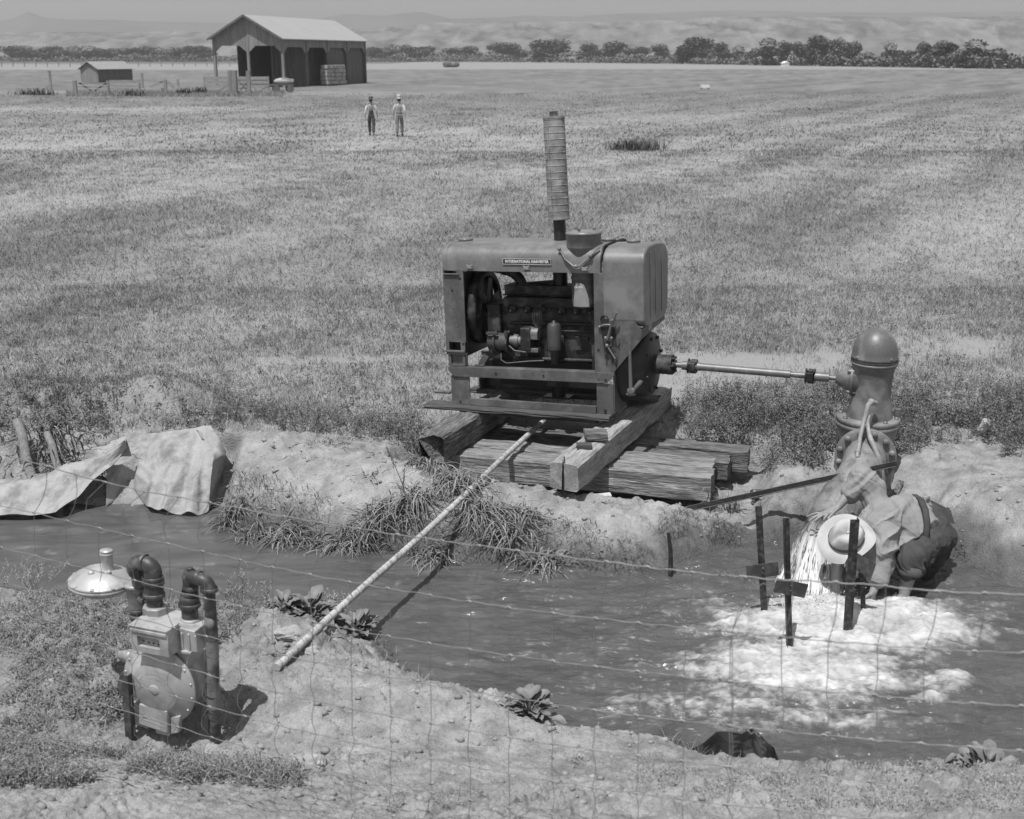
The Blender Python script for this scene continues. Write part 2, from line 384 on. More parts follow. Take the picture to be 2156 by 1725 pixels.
cb = N.new('ShaderNodeCombineColor')
for i in range(3): L.new(ml.outputs[0], cb.inputs[i])
L.new(cb.outputs[0], b.inputs['Base Color'])
rr = N.new('ShaderNodeMapRange'); rr.inputs[3].default_value = .10; rr.inputs[4].default_value = .85; L.new(a.outputs['Fac'], rr.inputs[0]); L.new(rr.outputs[0], b.inputs['Roughness'])
b.inputs['IOR'].default_value = 1.45
n1 = N.new('ShaderNodeTexNoise'); n1.inputs['Scale'].default_value = 16; n1.inputs['Detail'].default_value = 4; n1.inputs['Distortion'].default_value = .8; L.new(mp.outputs[0], n1.inputs['Vector'])
sx = N.new('ShaderNodeSeparateXYZ'); L.new(tc.outputs['Object'], sx.inputs[0])
rx = N.new('ShaderNodeMapRange'); rx.inputs[1].default_value = -2.5; rx.inputs[2].default_value = 1.; rx.inputs[3].default_value = .12; rx.inputs[4].default_value = .75; L.new(sx.outputs[0], rx.inputs[0])
bp = N.new('ShaderNodeBump'); bp.inputs['Distance'].default_value = .02; L.new(rx.outputs[0], bp.inputs['Strength']); L.new(n1.outputs[0], bp.inputs['Height']); L.new(bp.outputs[0], b.inputs['Normal'])
wo = link_mesh('water', np.stack([X, Y, Z], -1).reshape(-1, 3), None, m, True, foam.ravel(), (q.ravel(), np.arange(len(q))*4, np.full(len(q), 4)))
COL.objects.link(wo); tag(wo, 'muddy ditch water with white foam boiling under the pump outlet', None, None, 'structure')
del X, Y, F, wp, n, nf, rip, Z, boil
# ------------------------------------------------------------------ bluffs and mountains
def gridobj(name, X, Y, Z, m, tone=None, smooth=True):
    i = np.arange(X.size).reshape(X.shape)
    q = np.stack([i[:-1, :-1], i[:-1, 1:], i[1:, 1:], i[1:, :-1]], -1).reshape(-1, 4)
    o = link_mesh(name, np.stack([X, Y, Z], -1).reshape(-1, 3), None, m, smooth, None if tone is None else tone.ravel(), (q.ravel(), np.arange(len(q))*4, np.full(len(q), 4)))
    COL.objects.link(o); return o
M_bluff = mat('bluff_earth', 1., .95, ns=.05, na=.12, attr=True, spec=.1, n2=.12, n2s=.4)
X, Y = np.meshgrid(np.linspace(-1100, 1100, 900), np.concatenate([np.linspace(880, 1250, 150), np.linspace(1260, 1900, 40)]))
U = X/Y*2395+1078
rim = np.interp(U, [0, 420, 560, 700, 780, 900, 1050, 1250, 1400, 1500, 2200], [75, 74, 76, 72, 68, 57, 53, 55, 50, 45, 44])
top = CH+(118-rim)/2490*1180*1.02
gul = 1-np.abs(2*fbm(X/70+fbm(X/40, Y/40, 2, 3), Y/260, 4, 81)-1)
g2 = 1-np.abs(2*fbm(X/19+2*fbm(X/60, Y/60, 2, 4), Y/110, 4, 83)-1)
prog = (Y-900-95*fbm(X/170, Y*0, 3, 85)-60*(gul-.5)*1.4)/190
Z = top*sst(prog, 0, 1)**.8*(.72+.34*gul)*(1-.30*(1-g2)*(1-sst(prog, .85, 1.1)))
cap = top*(1+.03*(fbm(X/300, Y/300, 3, 88)-.5))
Z = np.where(prog > .9, Z*(1-sst(prog, .9, 1.1))+cap*sst(prog, .9, 1.1), Z)
Z = np.minimum(Z, cap)
foot = sst(-Y, -905, -880); Z = Z*(1-foot)-1*foot
T = .145+.08*(fbm(X/16, Y/30, 5, 86, .62)-.5)*2+.08*(g2-.6)+.06*(gul-.6); T = np.where(prog > 1.0, .12, T); T = T*(1-.25*sst(fbm(X/16, Z/4, 4, 90), .56, .66))
b = gridobj('bluffs', X, Y, Z, M_bluff, T); tag(b, kind='structure')
M_mtn = mat('mountain_rock', .11, .95, ns=.004, na=.3, spec=.1)
X, Y = np.meshgrid(np.linspace(-3300, 3300, 420), np.linspace(2900, 4300, 90))
U = X/Y*2395+1078
pk = np.interp(U, [-200, 41, 90, 125, 150, 175, 230, 300, 430, 560, 700, 760, 830, 900, 960, 1100, 1200, 1330, 1500, 1800, 2400], [62, 60, 50, 42, 32, 44, 48, 46, 50, 52, 44, 36, 40, 33, 46, 38, 42, 34, 30, 34, 30])
rid = np.exp(-((Y-3600)/420)**2)
Z = (CH+(118-pk)/2490*3650)*rid*(.93+.10*fbm(X/220, Y/180, 5, 91)) - 2
Z = Z*(1-.22*np.abs(2*fbm(X/160, Y/500, 4, 93)-1)*(1-np.exp(-((Y-3600)/120)**2)))
b = gridobj('mountains', X, Y, Z, M_mtn); tag(b, kind='structure')
# ------------------------------------------------------------------ trees along the river
M_leaf = mat('tree_foliage', 1., .9, ns=.6, na=.2, attr=True, spec=.15)
M_bark = mat('tree_bark', .16, .95, ns=3, na=.3, spec=.1)
ORD = ['rightmost', 'second', 'third', 'fourth', 'fifth', 'sixth', 'seventh', 'eighth', 'ninth', 'tenth', 'eleventh', 'twelfth', 'thirteenth', 'fourteenth', 'fifteenth', 'sixteenth', 'seventeenth', 'eighteenth', 'nineteenth', 'twentieth', 'twenty-first', 'twenty-second', 'twenty-third', 'twenty-fourth', 'twenty-fifth', 'twenty-sixth', 'twenty-seventh', 'twenty-eighth', 'twenty-ninth', 'thirtieth']
def crown_mesh(k):
    rs = np.random.RandomState(100+k); P = []; T = []; Sz = []
    nl = 12+k % 3*2
    for j in range(nl):
        a = rs.uniform(0, 6.28); r = rs.uniform(.08, .34)*(1.15 if j > 2 else .5); zc = rs.uniform(.22, .80)-r*.25; rr = rs.uniform(.16, .25)
        n = 260; d = rs.normal(size=(n, 3)); d /= np.linalg.norm(d, axis=1)[:, None]; d *= rs.uniform(.55, 1.05, n)[:, None]**.6
        P.append(np.array([math.cos(a)*r, math.sin(a)*r, zc])+d*np.array([rr, rr, rr*.82])); T.append(rs.uniform(.09, .17)*np.ones(n)*rs.uniform(.75, 1.3, n)); Sz.append(rs.uniform(.035, .075, n))
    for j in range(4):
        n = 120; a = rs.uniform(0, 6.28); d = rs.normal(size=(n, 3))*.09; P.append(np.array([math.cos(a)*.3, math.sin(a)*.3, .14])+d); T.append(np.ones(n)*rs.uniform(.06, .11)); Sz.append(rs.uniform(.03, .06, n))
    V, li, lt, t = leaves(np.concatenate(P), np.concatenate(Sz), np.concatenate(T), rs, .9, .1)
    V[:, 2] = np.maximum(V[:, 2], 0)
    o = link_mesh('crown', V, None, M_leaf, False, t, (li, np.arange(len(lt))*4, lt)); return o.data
CR = [crown_mesh(k) for k in range(6)]
tb = MB(); tb.tube([(0, 0, 0), (.01, 0, .2), (-.01, .01, .45), (.02, 0, .68)], [.035, .026, .018, .008], 8)
for a, z, l in ((.5, .2, .3), (2.2, .25, .28), (3.9, .3, .26), (5.3, .18, .3), (1.4, .4, .2)):
    tb.tube([(0, 0, z), (math.cos(a)*l*.5, math.sin(a)*l*.5, z+.14), (math.cos(a)*l, math.sin(a)*l, z+.34)], [.014, .009, .004], 6)
tr0 = tb.build('trunk', M_bark, None, world=False); TRM = tr0.data; bpy.data.objects.remove(tr0)
TREES = [(2106, 30, 112, 145), (2058, 74, 88, 144), (1987, 56, 90, 143), (1942, 34, 92, 142), (1915, 28, 108, 142), (1881, 42, 94, 141), (1830, 36, 112, 140), (1792, 42, 91, 140), (1758, 36, 85, 139), (1721, 66, 77, 139), (1676, 28, 91, 138), (1652, 30, 90, 138), (1610, 60, 86, 138), (1550, 46, 100, 136), (1513, 44, 92, 135.5), (1462, 78, 80, 135), (1386, 40, 96, 133.5), (1345, 48, 99, 133), (1294, 54, 90, 132.5), (1237, 54, 94, 132), (1157, 88, 86, 131.5), (1061, 76, 92, 130.5), (993, 50, 98, 130), (955, 46, 102, 130), (891, 62, 97, 130), (832, 52, 93, 130), (785, 44, 100, 130)]
def tree(u, w, tv, bv, label, group):
    p = at(u, bv, 0.); k = math.hypot(p.y, CH)/2490
    o = empty('river_tree', (p.x, p.y, -.1), label, 'tree', group, (0, 0, rnd.uniform(0, 6)))
    h = (bv-tv)*k*1.05; ww = w*k*1.3
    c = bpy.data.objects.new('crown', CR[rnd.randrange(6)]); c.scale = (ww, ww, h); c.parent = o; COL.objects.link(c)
    c = bpy.data.objects.new('trunk', TRM); c.scale = (ww*.7, ww*.7, h); c.parent = o; COL.objects.link(c)
SZ = lambda w: 'broad spreading' if w > 65 else ('rounded' if w > 44 else 'narrow')
for i, (u, w, tv, bv) in enumerate(TREES):
    tree(u, w, tv, bv, '%s cottonwood, %s of the river tree line' % (SZ(w), 'at the right end' if i == 0 else ORD[i]+' from the right end'), 'cottonwoods along the river')
lu = list(range(25, 445, 31))
for i, u in enumerate(lu):
    tree(u+rnd.uniform(-5, 5), rnd.uniform(42, 60), rnd.uniform(96, 104), 130, 'low hazy tree, %s in the row left of the barn' % ('leftmost' if i == 0 else ORD[i]+' from the left'), 'hazy trees left of the barn')
# brush under the trees, one mass
rs = np.random.RandomState(5); pc = []
for i in range(5200):
    u = rs.uniform(-60, 2220); bv = np.interp(u, [0, 785, 1157, 1462, 1721, 2106], [130.3, 130.3, 131.8, 135.3, 139.3, 145.3])+rs.uniform(-.3, .25)
    p = at(u, bv, 0.); pc.append((p.x, p.y+rs.uniform(0, 14), 0))
pc = np.array(pc); big = fbm(pc[:, 0]/9, pc[:, 1]/60, 3, 7)
pc = np.repeat(pc, 5, 0); hh = np.repeat(np.clip(big-.18, .08, 1)*8.5, 5); pc[:, 2] = rs.uniform(0, 1, len(pc))*hh; pc[:, 0] += rs.uniform(-1.5, 1.5, len(pc))
veg('river_brush', [leaves(pc, rs.uniform(.8, 1.7, len(pc)), rs.uniform(.10, .18, len(pc)), rs, .8, .2)], M_leaf).__setitem__('kind', 'stuff')
bpy.data.objects['river_brush']['label'] = 'low brush growing along the foot of the river trees'
# ------------------------------------------------------------------ hay barn
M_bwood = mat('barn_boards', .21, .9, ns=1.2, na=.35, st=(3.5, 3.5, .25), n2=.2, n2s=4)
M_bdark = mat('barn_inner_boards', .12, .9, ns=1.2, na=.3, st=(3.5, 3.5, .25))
M_tin = mat('roof_tin', .46, .45, .35, ns=.5, na=.10, st=(.5, 4, 1), spec=.4)
M_pale = mat('weathered_pale_board', .27, .9, ns=3, na=.25, st=(1, 1, 4))
b0 = at(599, 184.5, 0.)
ga = math.atan2(.28, -.96)       # along the gable, to the left
barn = empty('hay_barn', b0, 'tall open-sided board hay barn with a bright tin gable roof', 'barn', None, (0, 0, ga-math.pi))
# local: x to the right (so the gable runs to -x), y back along the long side
Wd, Ln, EZ, RZ = 9.0, 24.5, 5.75, 8.25
def hdr(mb, x0, x1, z0, z1, fx, ch=1.05, dp=.85):
    """header with chamfered corners over one bay; fx maps (along, z) to a point, thickness 8 cm"""
    for P in ([(x0, z0), (x1, z0), (x1, z1), (x0, z1)], [(x0, z0-.003), (x0, z0-dp), (x0+ch, z0-.003)], [(x1, z0-.003), (x1-ch, z0-.003), (x1, z0-dp)]):
        o, ax = fx; mb.prism(P, 0, .08, o, ax)
FX = ((0, -.10, 0), ((1, 0, 0), (0, 0, 1), (0, 1, 0)))
SXX = ((.02, 0, 0), ((0, 1, 0), (0, 0, 1), (1, 0, 0)))
g = MB()
for x0, x1 in ((-Wd, -Wd/2), (-Wd/2, 0)): hdr(g, x0+.0, x1-.004, 4.75, EZ-.01, FX)
g.prism([(-Wd, EZ), (0, EZ), (-Wd/2, RZ-.12)], 0, .08, (0, -.10, 0))
g.build('gable_wall', M_bwood, barn, False)
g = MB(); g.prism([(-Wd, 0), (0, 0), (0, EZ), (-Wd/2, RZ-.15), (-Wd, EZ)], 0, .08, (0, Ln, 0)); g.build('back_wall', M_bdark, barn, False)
g = MB()
for i in range(4): hdr(g, i*Ln/4, (i+1)*Ln/4-.004, 4.6, EZ-.03, SXX)
g.build('side_header', M_bwood, barn, False)
g = MB()
for i in range(2, 4): g.box((-.25, (i+.5)*Ln/4, 2.35), (.06, Ln/4-.3, 4.7))
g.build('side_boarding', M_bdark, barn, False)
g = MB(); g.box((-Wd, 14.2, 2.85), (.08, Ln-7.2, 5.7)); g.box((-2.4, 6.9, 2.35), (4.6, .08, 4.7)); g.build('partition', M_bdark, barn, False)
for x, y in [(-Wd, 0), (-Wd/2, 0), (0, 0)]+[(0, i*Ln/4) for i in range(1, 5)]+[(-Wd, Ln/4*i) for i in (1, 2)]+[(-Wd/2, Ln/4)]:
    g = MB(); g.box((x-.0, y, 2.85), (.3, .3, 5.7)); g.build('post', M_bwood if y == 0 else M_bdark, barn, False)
for sgn in (-1, 1):
    g = MB(); ex, rx = (-Wd/2+sgn*(Wd/2+.45)), -Wd/2
    ez = EZ-.22; n = 60; G = []
    for k, zz in ((0, 0), (1, 0)):
        pass
    for i in range(n+1):
        y = -.7+(Ln+1.2)*i/n; dz = .03*(i % 2); G.append([(rx, y, RZ+dz), (ex, y, ez+dz)])
    G2 = [[(p[0], p[1], p[2]-.09) for p in r] for r in G]
    g.grid(G, False); g.grid([r[::-1] for r in G2], False)
    for A, B in ((G, G2),):
        for j in (0, n): g.add([A[j][0], A[j][1], B[j][1], B[j][0]], [(0, 1, 2, 3)])
        for j in range(n): g.add([A[j][1], A[j+1][1], B[j+1][1], B[j][1]], [(0, 1, 2, 3)])
    g.build('roof_slope', M_tin, barn, False)
g = MB()
for sgn in (-1, 1): g.bar((-Wd/2, -.78, RZ-.08), (-Wd/2+sgn*(Wd/2+.45), -.78, EZ-.30), .10, .22)
g.build('barge_board', M_bdark, barn, False)
def W2(o, p): return o.matrix_basis @ Vector(p)
M_hay = mat('baled_hay', .33, .95, ns=2, na=.35, n2=.3, n2s=9)
k = empty('bale_stack', W2(barn, (.75, 12.6, 0)), 'pale stack of hay bales in layers at the right side of the barn', 'hay bales', None, barn.rotation_euler)
for i in range(5):
    g = MB()
    for j in range(5): g.box((rnd.uniform(-.1, .1), -2.4+j*1.15+rnd.uniform(-.05, .05), .35+i*.48), (.95, 1.08, .44), (0, 0, rnd.uniform(-.06, .06)))
    g.build('bale_layer', M_hay, k, False, .04)
p = at(596, 195, 0.)
k = empty('farm_cart', p, 'small low cart with a pale load standing by the barn corner', 'cart', None, (0, 0, .3))
g = MB(); g.box((0, 0, .75), (2.2, 1.1, .12)); g.bar((-1.1, 0, .7), (-2.1, 0, .35), .08, .08); g.build('bed', M_bdark, k, False)
g = MB(); g.ball((0.1, 0, 1.1), (1.0, .5, .36), 12, 7); g.box((.5, 0, 1.25), (1.2, .8, .3), (0, .1, 0)); g.build('load', mat('pale_canvas_load', .36, .8, na=.15), k, False)
for x, y in ((-.7, -.55), (.7, -.55), (-.7, .55), (.7, .55)):
    g = MB(); g.cyl((x, y-.04, .36), (x, y+.04, .36), .36, None, 14); g.build('wheel', M_bdark, k, False)
# ------------------------------------------------------------------ shed
p = at(208, 174, 0.)
k = empty('board_shed', p, 'small grey board shed with a low gable roof beyond the corral', 'shed', None, (0, 0, ga-math.pi-.12))
g = MB(); g.prism([(-3.1, 0), (0, 0), (0, 1.85), (-1.55, 2.75), (-3.1, 1.85)], 0, .06); g.build('gable_wall', M_bwood, k, False)
g = MB(); g.box((-.03, 3.6, .92), (.06, 7, 1.8)); g.box((-3.07, 3.6, .92), (.06, 7, 1.8)); g.prism([(-3.1, 0), (0, 0), (0, 1.85), (-1.55, 2.75), (-3.1, 1.85)], 0, .06, (0, 7.12, 0)); g.build('side_wall', M_bdark, k, False)
g = MB(); g.bar((-1.55, -.3, 2.8), (-1.55, 7.4, 2.8), .1, .06)
for s_ in (-1, 1): g.prism([(-1.55, 2.80), (-1.55+s_*1.85, 1.74), (-1.55+s_*1.85, 1.80), (-1.55, 2.86)], -.3, 7.4)
g.build('roof', M_pale, k, False)
# ------------------------------------------------------------------ corral
def post(mb, u, bv, tv, w=.18):
    p = at(u, bv, 0.); h = (bv-tv)/2490*math.hypot(p.y, CH); mb.box((p.x, p.y, h/2-.1), (w, w, h+.2)); return p, h
def rail(mb, u0, v0, u1, v1, bv, w=.14, t=.05):
    """a board between two photo points, standing over the ground line bv"""
    y = at((u0+u1)/2, bv, 0.).y; a = at(u0, v0, y=y); b = at(u1, v1, y=y); mb.bar(a, b, t, w, (0, -1, 0) if abs(b.x-a.x) < .01 else None)
def fence_thing(name, label, posts, rails, group=None, cat='fence', m=M_bwood, rm=None):
    p = at(posts[0][0], posts[0][1], 0.); k = empty(name, (p.x, p.y, 0), label, cat, group)
    for q in posts:
        g = MB(); post(g, *q); g.build('post', m, k)
    for r in rails:
        g = MB(); rail(g, *r); g.build('rail', rm or m, k)
    return k
fence_thing('corral_gate', 'slatted board gate with a diagonal brace in front of the shed', [(160, 203, 172, .3), (229, 199, 172, .22)], [(163, 176, 228, 177, 200), (163, 183, 228, 184, 200), (163, 190, 228, 191, 200), (166, 174, 192, 191, 200), (200, 191, 228, 173, 200)], cat='gate', rm=M_pale)
fence_thing('corral_fence', 'weathered rail fence between the slatted gate and the leaning post', [(301, 186, 157, .2), (295, 195, 170, .18)], [(230, 172, 300, 172, 196, .3), (230, 181, 295, 182, 196), (230, 188, 295, 188, 196)], rm=M_pale)
fence_thing('corral_fence', 'broken rail fence with a slanting brace in tall weeds', [(350, 200, 170, .24), (343, 199, 186, .2)], [(316, 183, 345, 171, 198), (302, 170, 350, 174, 198, .08), (352, 172, 366, 184, 198, .3), (286, 190, 343, 190, 198, .1)], rm=M_pale)
fence_thing('lone_post', 'lone fence post with a pale slanting brace at the far left', [(108, 191, 152, .2)], [(96, 188, 106, 174, 192, .25)], cat='post', rm=M_pale)
fence_thing('short_post', 'short thin post standing in pale weeds left of the barn', [(375, 182, 168, .2)], [], cat='post')
fence_thing('board_fence', 'low fence of wide grey boards across the barn front', [(432, 188, 163, .2), (520, 190, 163, .2), (566, 190, 163, .2)], [(431, 165, 566, 165, 190, .35), (431, 173, 566, 173.5, 190, .35), (431, 181, 566, 181.5, 190, .3)], rm=M_pale)
k = fence_thing('barn_gate', 'narrow lattice gate between two thick posts before the barn', [(492, 200, 152, .75), (525, 199, 153, .35)], [(500, 169, 524, 169, 199, .15), (500, 177, 524, 178, 199, .1), (500, 186, 524, 186, 199, .1), (500, 195, 524, 195, 199, .15), (502, 170, 524, 195, 199, .1), (502, 195, 524, 170, 199, .1)], cat='gate')
for r in ((456, 195, 486, 176, 200), (528, 172, 543, 197, 200)):
    g = MB(); rail(g, *r); g.build('brace', M_bwood, k)
p = at(50, 141, 0.); k = empty('wire_fence', (p.x, p.y, 0), 'far wire fence of thin posts along the pale strip behind the shed', 'fence')
pts = []
for u in range(-20, 590, 24):
    g = MB(); q, h = post(g, u, 141-.002*u, 130.5, .26); g.build('post', M_bwood, k); pts.append(q+Vector((0, -.1, 1.3)))
g = MB(); g.tube(pts, .03, 4, False); g.tube([q-Vector((0, 0, .5)) for q in pts], .03, 4, False); g.build('wire', M_bwood, k)
p = at(948, 142, 0.); g = MB()
for i in range(9): g.ball((p.x+rnd.uniform(-2.2, 2.2), p.y, rnd.uniform(.2, 1.1)), (1.0, .8, rnd.uniform(.5, 1.1)), 8, 5, (rnd.random(), rnd.random(), 0))
tag(g.build('brush_heap', M_bdark), 'dark brush heap on the pale strip beyond the walking men', 'brush heap')
p = at(1653, 140, 0.); k = empty('field_shed', (p.x, p.y, 0), 'tiny white shed at the foot of the dark river trees', 'shed', None, (0, 0, .4))
g = MB(); g.box((0, 0, .55), (2.2, 2, 1.1)); g.build('wall', mat('white_paint', .7, .8), k, False); g = MB(); g.prism([(-1.3, 1.1), (1.3, 1.1), (0, 1.8)], -1.1, 1.1); g.build('roof', mat('white_paint', .7, .8), k, False)
p = at(1484, 187.5, 0.); k = empty('headgate_box', (p.x, p.y, 0), 'small white box standing alone out in the mown field', 'box', None, (0, 0, .1))
g = MB(); g.box((0, 0, .3), (.95, .5, .34)); g.build('lid', mat('white_paint', .7, .8), k, False)
for x in (-.4, .4):
    g = MB(); g.box((x, 0, .06), (.07, .4, .14)); g.build('leg', M_bdark, k, False)
# ------------------------------------------------------------------ haze
hz = MB(); hz.box((0, 2300, 88), (9000, 5000, 185))
hm = bpy.data.materials.new('haze_air'); hm.use_nodes = True; t = hm.node_tree
t.nodes.remove(t.nodes['Principled BSDF']); pv = t.nodes.new('ShaderNodeVolumePrincipled')
pv.inputs['Color'].default_value = (.9, .9, .9, 1); pv.inputs['Density'].default_value = .00030; pv.inputs['Anisotropy'].default_value = .2
t.links.new(pv.outputs[0], t.nodes['Material Output'].inputs['Volume'])
hb = hz.build('haze', hm); hb['kind'] = 'stuff'; hb['label'] = 'summer haze over the valley'
# ------------------------------------------------------------------ power unit (local frame fitted to the photo)
EO = Vector((-.591, 11.467, .24)); EROT = (-.035, -.049, -.386)
EMX = Matrix.Translation(EO) @ Euler(EROT).to_matrix().to_4x4()
M_paint = mat('engine_paint', .085, .5, ns=5, na=.22, dirt=.14, ds=4.5, bump=.0012, bs=60, n2=.12, n2s=30, spec=.4)
M_hood = mat('hood_paint', .14, .38, ns=4, na=.18, dirt=.20, ds=3.2, n2=.12, n2s=26, bump=.001, bs=8, spec=.5)
M_dark = mat('engine_castings', .014, .6, ns=8, na=.3, n2=.3, n2s=50, dirt=.07, ds=9)
M_black = mat('greasy_black', .018, .45, ns=8, na=.3)
M_steel = mat('worn_steel', .17, .5, .45, ns=14, na=.3, dirt=.16, ds=10)
M_rust = mat('muffler_rust', .20, .8, ns=9, na=.35, dirt=.33, ds=7, bump=.002, bs=50, n2=.25, n2s=70)
en = empty('power_unit', EO, 'boxy radiator-ended engine on timbers with open side and tall ribbed exhaust', 'engine', None, EROT)
def E_(mb, name, m, bevel=0., parent=en): return mb.build(name, m, parent, False, bevel)
pr = [(-.035, 1.345), (-.037, 1.44)]
for i in range(9):
    a = math.pi-i*math.pi/16; pr.append((.125+.16*math.cos(a), 1.455+.14*math.sin(a)))
pr += [(.4, 1.602)]
for i in range(9):
    a = math.pi/2-i*math.pi/16; pr.append((.665+.16*math.cos(a), 1.455+.14*math.sin(a)))
pr += [(.822, 1.345)]
def skin(profile, x0, x1, t, nx=2):
    """a bent sheet following the profile (y, z)"""
    g = MB(); cx, cz = .39, 1.1
    inn = [(y+(cx-y)*t, z-(.018 if z > 1.4 else 0)) for y, z in profile]; n = len(profile)
    for k, P in enumerate((profile, inn)):
        G = [[(x0+(x1-x0)*j/nx, y, z) for j in range(nx+1)] for y, z in P]
        g.grid(G if k else [r[::-1] for r in G])
    for X_ in (x0, x1):
        for i in range(n-1): g.add([(X_, *profile[i]), (X_, *profile[i+1]), (X_, *inn[i+1]), (X_, *inn[i])], [(0, 1, 2, 3)])
    for i in (0, n-1): g.add([(x0, *profile[i]), (x1, *profile[i]), (x1, *inn[i]), (x0, *inn[i])], [(0, 1, 2, 3)])
    return g
E_(skin(pr, -.03, 1.588, .04), 'hood', M_hood)
E_(skin([(y+(y-.39)*.006, z+.003) for y, z in pr], -.036, .012, .02), 'hood_edge_band', M_hood)
E_(skin([(y+(y-.39)*.012, z+.004) for y, z in pr], 1.590, 1.602, .03), 'tank_gap_shade', M_black)  # black strip painted in for the dark gap between hood and tank
tk = [(-.043, .90), (-.046, 1.44), (-.02, 1.515), (.05, 1.565), (.14, 1.588), (.384, 1.594), (.62, 1.572), (.73, 1.54), (.795, 1.48), (.815, 1.40), (.80, .93), (.76, .875), (.68, .845), (.376, .835), (.02, .85)]
g = MB(); g.prism(tk, 1.606, 2.012, (0, 0, 0), ((0, 1, 0), (0, 0, 1), (1, 0, 0))); tank = E_(g, 'fuel_tank', M_hood, .022)
for y in (.16, .34, .56):
    g = MB(); g.box((2.012, y, 1.22), (.012, .02, .62)); E_(g, 'pressed_rib', M_hood, .004, tank)
g = MB(); g.lathe([(.0, 0), (.062, 0), (.066, .018), (.066, .03), (.05, .034), (.05, .012), (0, .01)], (1.795, .36, 1.588), n=20); E_(g, 'filler_neck', M_hood, 0, tank)
def cap(name, x, y, z, r):
    g = MB(); g.lathe([(r*.8, -.02), (r*.8, .012), (r, .014), (r, .03), (r*.9, .040), (0, .046)], (x, y, z), n=20); E_(g, name, M_hood)
cap('radiator_cap', .055, .34, 1.585, .075); cap('tank_cap', 1.53, .40, 1.592, .072)
# corner panels
def plate(name, poly, y0=-.04, y1=-.022, m=M_paint, bev=.002, par=en):
    g = MB(); g.prism(poly, y0, y1); return E_(g, name, m, bev, par)
lp = MB()
for x0, x1, z0, z1 in ((-.035, .185, .635, 1.30), (-.035, -.022, 1.30, 1.375), (.11, .185, 1.30, 1.352), (-.035, .0, .55, .635), (.125, .172, .55, .635), (-.035, .172, .505, .55)): lp.box(((x0+x1)/2, -.031, (z0+z1)/2), (x1-x0, .018, z1-z0-.001))
lp.box((-.030, .37, .93), (.016, .80, .84)); P_ = E_(lp, 'radiator_panel', M_paint, .0015)
g = MB(); g.box((.06, -.045, 1.312), (.17, .03, .012)); g.box((.05, -.045, .545), (.24, .035, .016)); E_(g, 'louvre_lip', M_paint, .002, P_)
g = MB(); g.box((.0, -.030, .45), (.03, .02, .10)); g.box((.155, -.030, .45), (.03, .02, .10)); g.box((.08, -.030, .40), (.17, .02, .02)); g.box((.08, -.004, .46), (.2, .02, .12)); E_(g, 'lower_louvre', M_paint, .002, P_)
rp = plate('control_panel', [(1.522, .40), (1.522, 1.342), (1.600, 1.342), (1.977, .82), (1.977, .73), (1.716, .418), (1.712, .40)])
g = MB(); g.prism([(-.03, .735), (-.03, .825), (.80, .88), (.80, .79)], 1.962, 1.978, (0, 0, 0), ((0, 1, 0), (0, 0, 1), (1, 0, 0))); ep = E_(g, 'end_bracket', M_paint, .002)
g = MB(); g.box((1.9795, .27, .82), (.002, .12, .09)); E_(g, 'data_plate', mat('tag_metal', .28, .5, .3), 0, ep)
g = MB(); g.lathe([(.042, 0), (.042, .004), (.036, .004), (.036, 0)], (1.625, -.044, .913), (0, -1, 0), 20); g.cyl((1.625, -.040, .913), (1.625, -.0425, .913), .036); E_(g, 'port_hole', M_black, 0, rp)
g = MB(); g.prism([(1.585, .84), (1.725, .845), (1.745, .66), (1.775, .70), (1.765, .58), (1.74, .45), (1.72, .56), (1.70, .47), (1.675, .54), (1.655, .53), (1.64, .45), (1.62, .60)], -.0425, -.0402); E_(g, 'oil_stain', M_dark, 0, rp)
g = MB(); g.tube([(1.58+.145*i/8, -.055, .845+.022*math.sin(math.pi*i/8)) for i in range(9)], .009, 6); g.ball((1.578, -.055, .842), .016); g.ball((1.726, -.055, .846), .016); E_(g, 'quadrant', M_steel, 0, rp)
g = MB(); g.tube([(1.66, -.07, .725), (1.70, -.09, .85), (1.735, -.10, .93)], .014, 8); g.cyl((1.735, -.10, .93), (1.765, -.11, .997), .011); g.ball((1.715, -.1, .915), (.03, .015, .013), 8, 6, (0, -.5, 0)); g.box((1.662, -.055, .735), (.07, .03, .035)); g.ball((1.64, -.06, .74), .019); g.ball((1.695, -.06, .742), .019); g.tube([(1.632, -.055, .74), (1.637, -.05, .69), (1.66, -.05, .655), (1.69, -.05, .67), (1.70, -.055, .73)], .008, 6); E_(g, 'throttle_lever', M_steel, .001, rp)
g = MB(); g.cyl((1.652, -.06, .668), (1.735, -.075, .55), .008); g.ball((1.652, -.06, .668), .02); E_(g, 'choke_rod', M_steel, 0, rp)
for i, (x, z) in enumerate(((.02, .335), (.075, .34), (.06, 1.15), (.06, .98), (.15, 1.27), (.155, .62), (.09, .80), (.5, .34), (1.0, .345), (1.56, .35), (1.63, .335), (1.56, .62), (.09, .045), (1.62, .035))):
    g = MB(); g.cyl((x, -.036, z), (x, -.056 if z < .4 and x > .3 else -.044, z), .011, None, 8); E_(g, 'bolt', M_black if i % 3 else M_steel)
